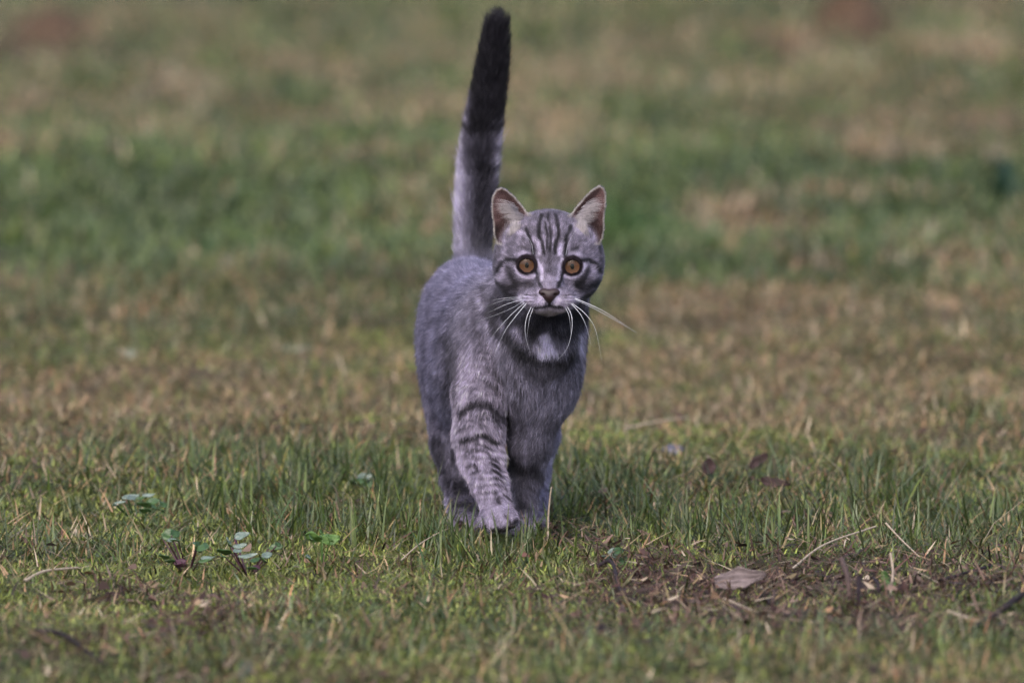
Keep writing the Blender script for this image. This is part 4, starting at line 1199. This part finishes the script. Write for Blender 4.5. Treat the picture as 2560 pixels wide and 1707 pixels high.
weed('weed', 2210, 1480, [(2212, 1440, .0, .014, .012, 70, 65, M_wl), (2225, 1462, .0, .012, .008, 30, 50, M_wl), (2195, 1470, .0, .010, .008, 150, 50, M_wg)],
     'bright green leaf cluster standing in the lower right litter', stemmat=M_wl)
weed('weed', 2505, 505, [(2490, 405, .0, .030, .018, 100, 70, M_wd), (2515, 425, .0, .036, .022, 60, 70, M_wd), (2500, 455, -.05, .036, .022, 120, 65, M_wd), (2520, 470, .05, .034, .022, 20, 60, M_wd), (2490, 480, .0, .030, .020, 160, 60, M_wd), (2510, 440, .1, .034, .02, 80, 75, M_wd)],
     'dark blurred weed standing alone near the right edge of the picture', stemmat=M_wd)

def molehill(px, py, rx, ry, h, label, seed):
    rs = np.random.default_rng(seed); V = []; F = []; nr, ns = 12, 40
    c = gpt(px, py)
    for i in range(nr + 1):
        for j in range(ns):
            a = 2 * math.pi * j / ns; t = i / nr
            x = rx * t * math.cos(a); y = ry * t * math.sin(a)
            n_ = float(noise3(np.array([[c[0] + x, c[1] + y, seed]]), 9)[0]) - .5
            V.append((x * (1 + .3 * n_), y * (1 + .3 * n_), h * (math.cos(math.pi * t) * .5 + .5) * (1 + .8 * n_) - .02 * t))
    for i in range(nr):
        for j in range(ns):
            a = i * ns + j; b = i * ns + (j + 1) % ns
            F.append((a, b, b + ns, a + ns))
    o = link('molehill', mesh_np('molehill', np.array(V), np.array(F)), M_soil); o.location = c
    tag(o, label, 'mound of earth')
molehill(2130, 85, .085, .45, .05, 'blurred brown mound of bare earth at the upper right', 3)
molehill(130, 80, .10, .45, .045, 'blurred brown mound of bare earth at the upper left', 4)

# dark dead stems and leaf scraps in the litter
rs = np.random.default_rng(41)
x, y = scatter(rs, 60000, -1.5, 1.2, .85, .9)
z = zone(x, y)
keep = rs.random(len(x)) < (z[:, 3] * 1.2 + z[:, 1] * .08 + .02)
x, y = x[keep], y[keep]; n = len(x)
rt = on_ground(x, y, .002); rt[:, 2] += rs.random(n) * .012
wide = rs.random(n) < .25
L = .010 + .030 * rs.random(n) ** 2; L[wide] = .005 + .010 * rs.random(wide.sum())
wd = .0010 + .0012 * rs.random(n); wd[wide] = .004 + .005 * rs.random(wide.sum())
c = pick(rs, C_LITT, n); pale = rs.random(n) < .33; c[pale] = pick(rs, C_STRAW, pale.sum()) * .9
o = blades('leaf_litter', rt, rs.random(n) * 6.283, 1.0 + .7 * rs.random(n), L, wd, (rs.random(n) - .3) * .8, c, M_thatch, 3)
tag(o, 'dark brown litter of dead stems and leaf scraps in the front of the lawn', 'litter', kind='stuff')

# a few tall distinct blades and tufts among the lawn
rs = np.random.default_rng(31)
TUFT = [(880, 1200, 60, 50), (740, 1200, 60, 50), (560, 1290, 60, 80), (980, 1300, 70, 40), (760, 1300, 70, 60), (1020, 1240, 30, 25), (1430, 1200, 40, 40), (230, 1190, 40, 40), (820, 1000, 30, 50), (1620, 1290, 60, 50), (2000, 1300, 60, 80), (2480, 1280, 50, 60), (960, 1235, 60, 10), (800, 1240, 90, 60), (650, 1250, 80, 70), (500, 1240, 40, 50), (1540, 1230, 60, 70), (1400, 1290, 40, 40), (1450, 1260, 50, 60), (2150, 1260, 80, 120), (2350, 1330, 60, 120), (1900, 1360, 80, 150), (1250, 1400, 60, 120),
        (900, 1330, 80, 70), (1050, 1350, 40, 50), (1330, 1350, 45, 50), (700, 1330, 50, 80), (1640, 1330, 60, 90), (2260, 1250, 40, 60), (1800, 1320, 60, 100), (1130, 1375, 40, 40), (1160, 1350, 40, 35), (1100, 1345, 30, 30), (1310, 1365, 35, 30)]
rt, LL = [], []
for px, py, n, sx_ in TUFT:
    for i in range(int(n * 1.2)):
        rt.append(gpt(px + rs.normal() * sx_ * .7, py + rs.normal() * 12, -.002)); LL.append(.020 + .028 * rs.random() ** 1.5)
for px, py, ln, lean in ((955, 1238, .055, .1), (1365, 1340, .045, .5), (715, 1190, .045, -.1), (1460, 1290, .05, .5), (1205, 1240, .0, 0)):
    if ln: rt.append(gpt(px, py, -.002)); LL.append(ln)
rt = np.array(rt); LL = np.array(LL); n = len(rt)
c = pick(rs, C_GREEN, n) * .9
o = blades('tall_grass', rt, rs.random(n) * 6.283, rs.random(n) * .6, LL, .0012 + .001 * rs.random(n), rs.random(n) ** 1.3 * .6, c, M_grass, 3, c * 1.2)
tag(o, 'longer dark green blades standing in tufts near the paws', 'grass', kind='stuff')
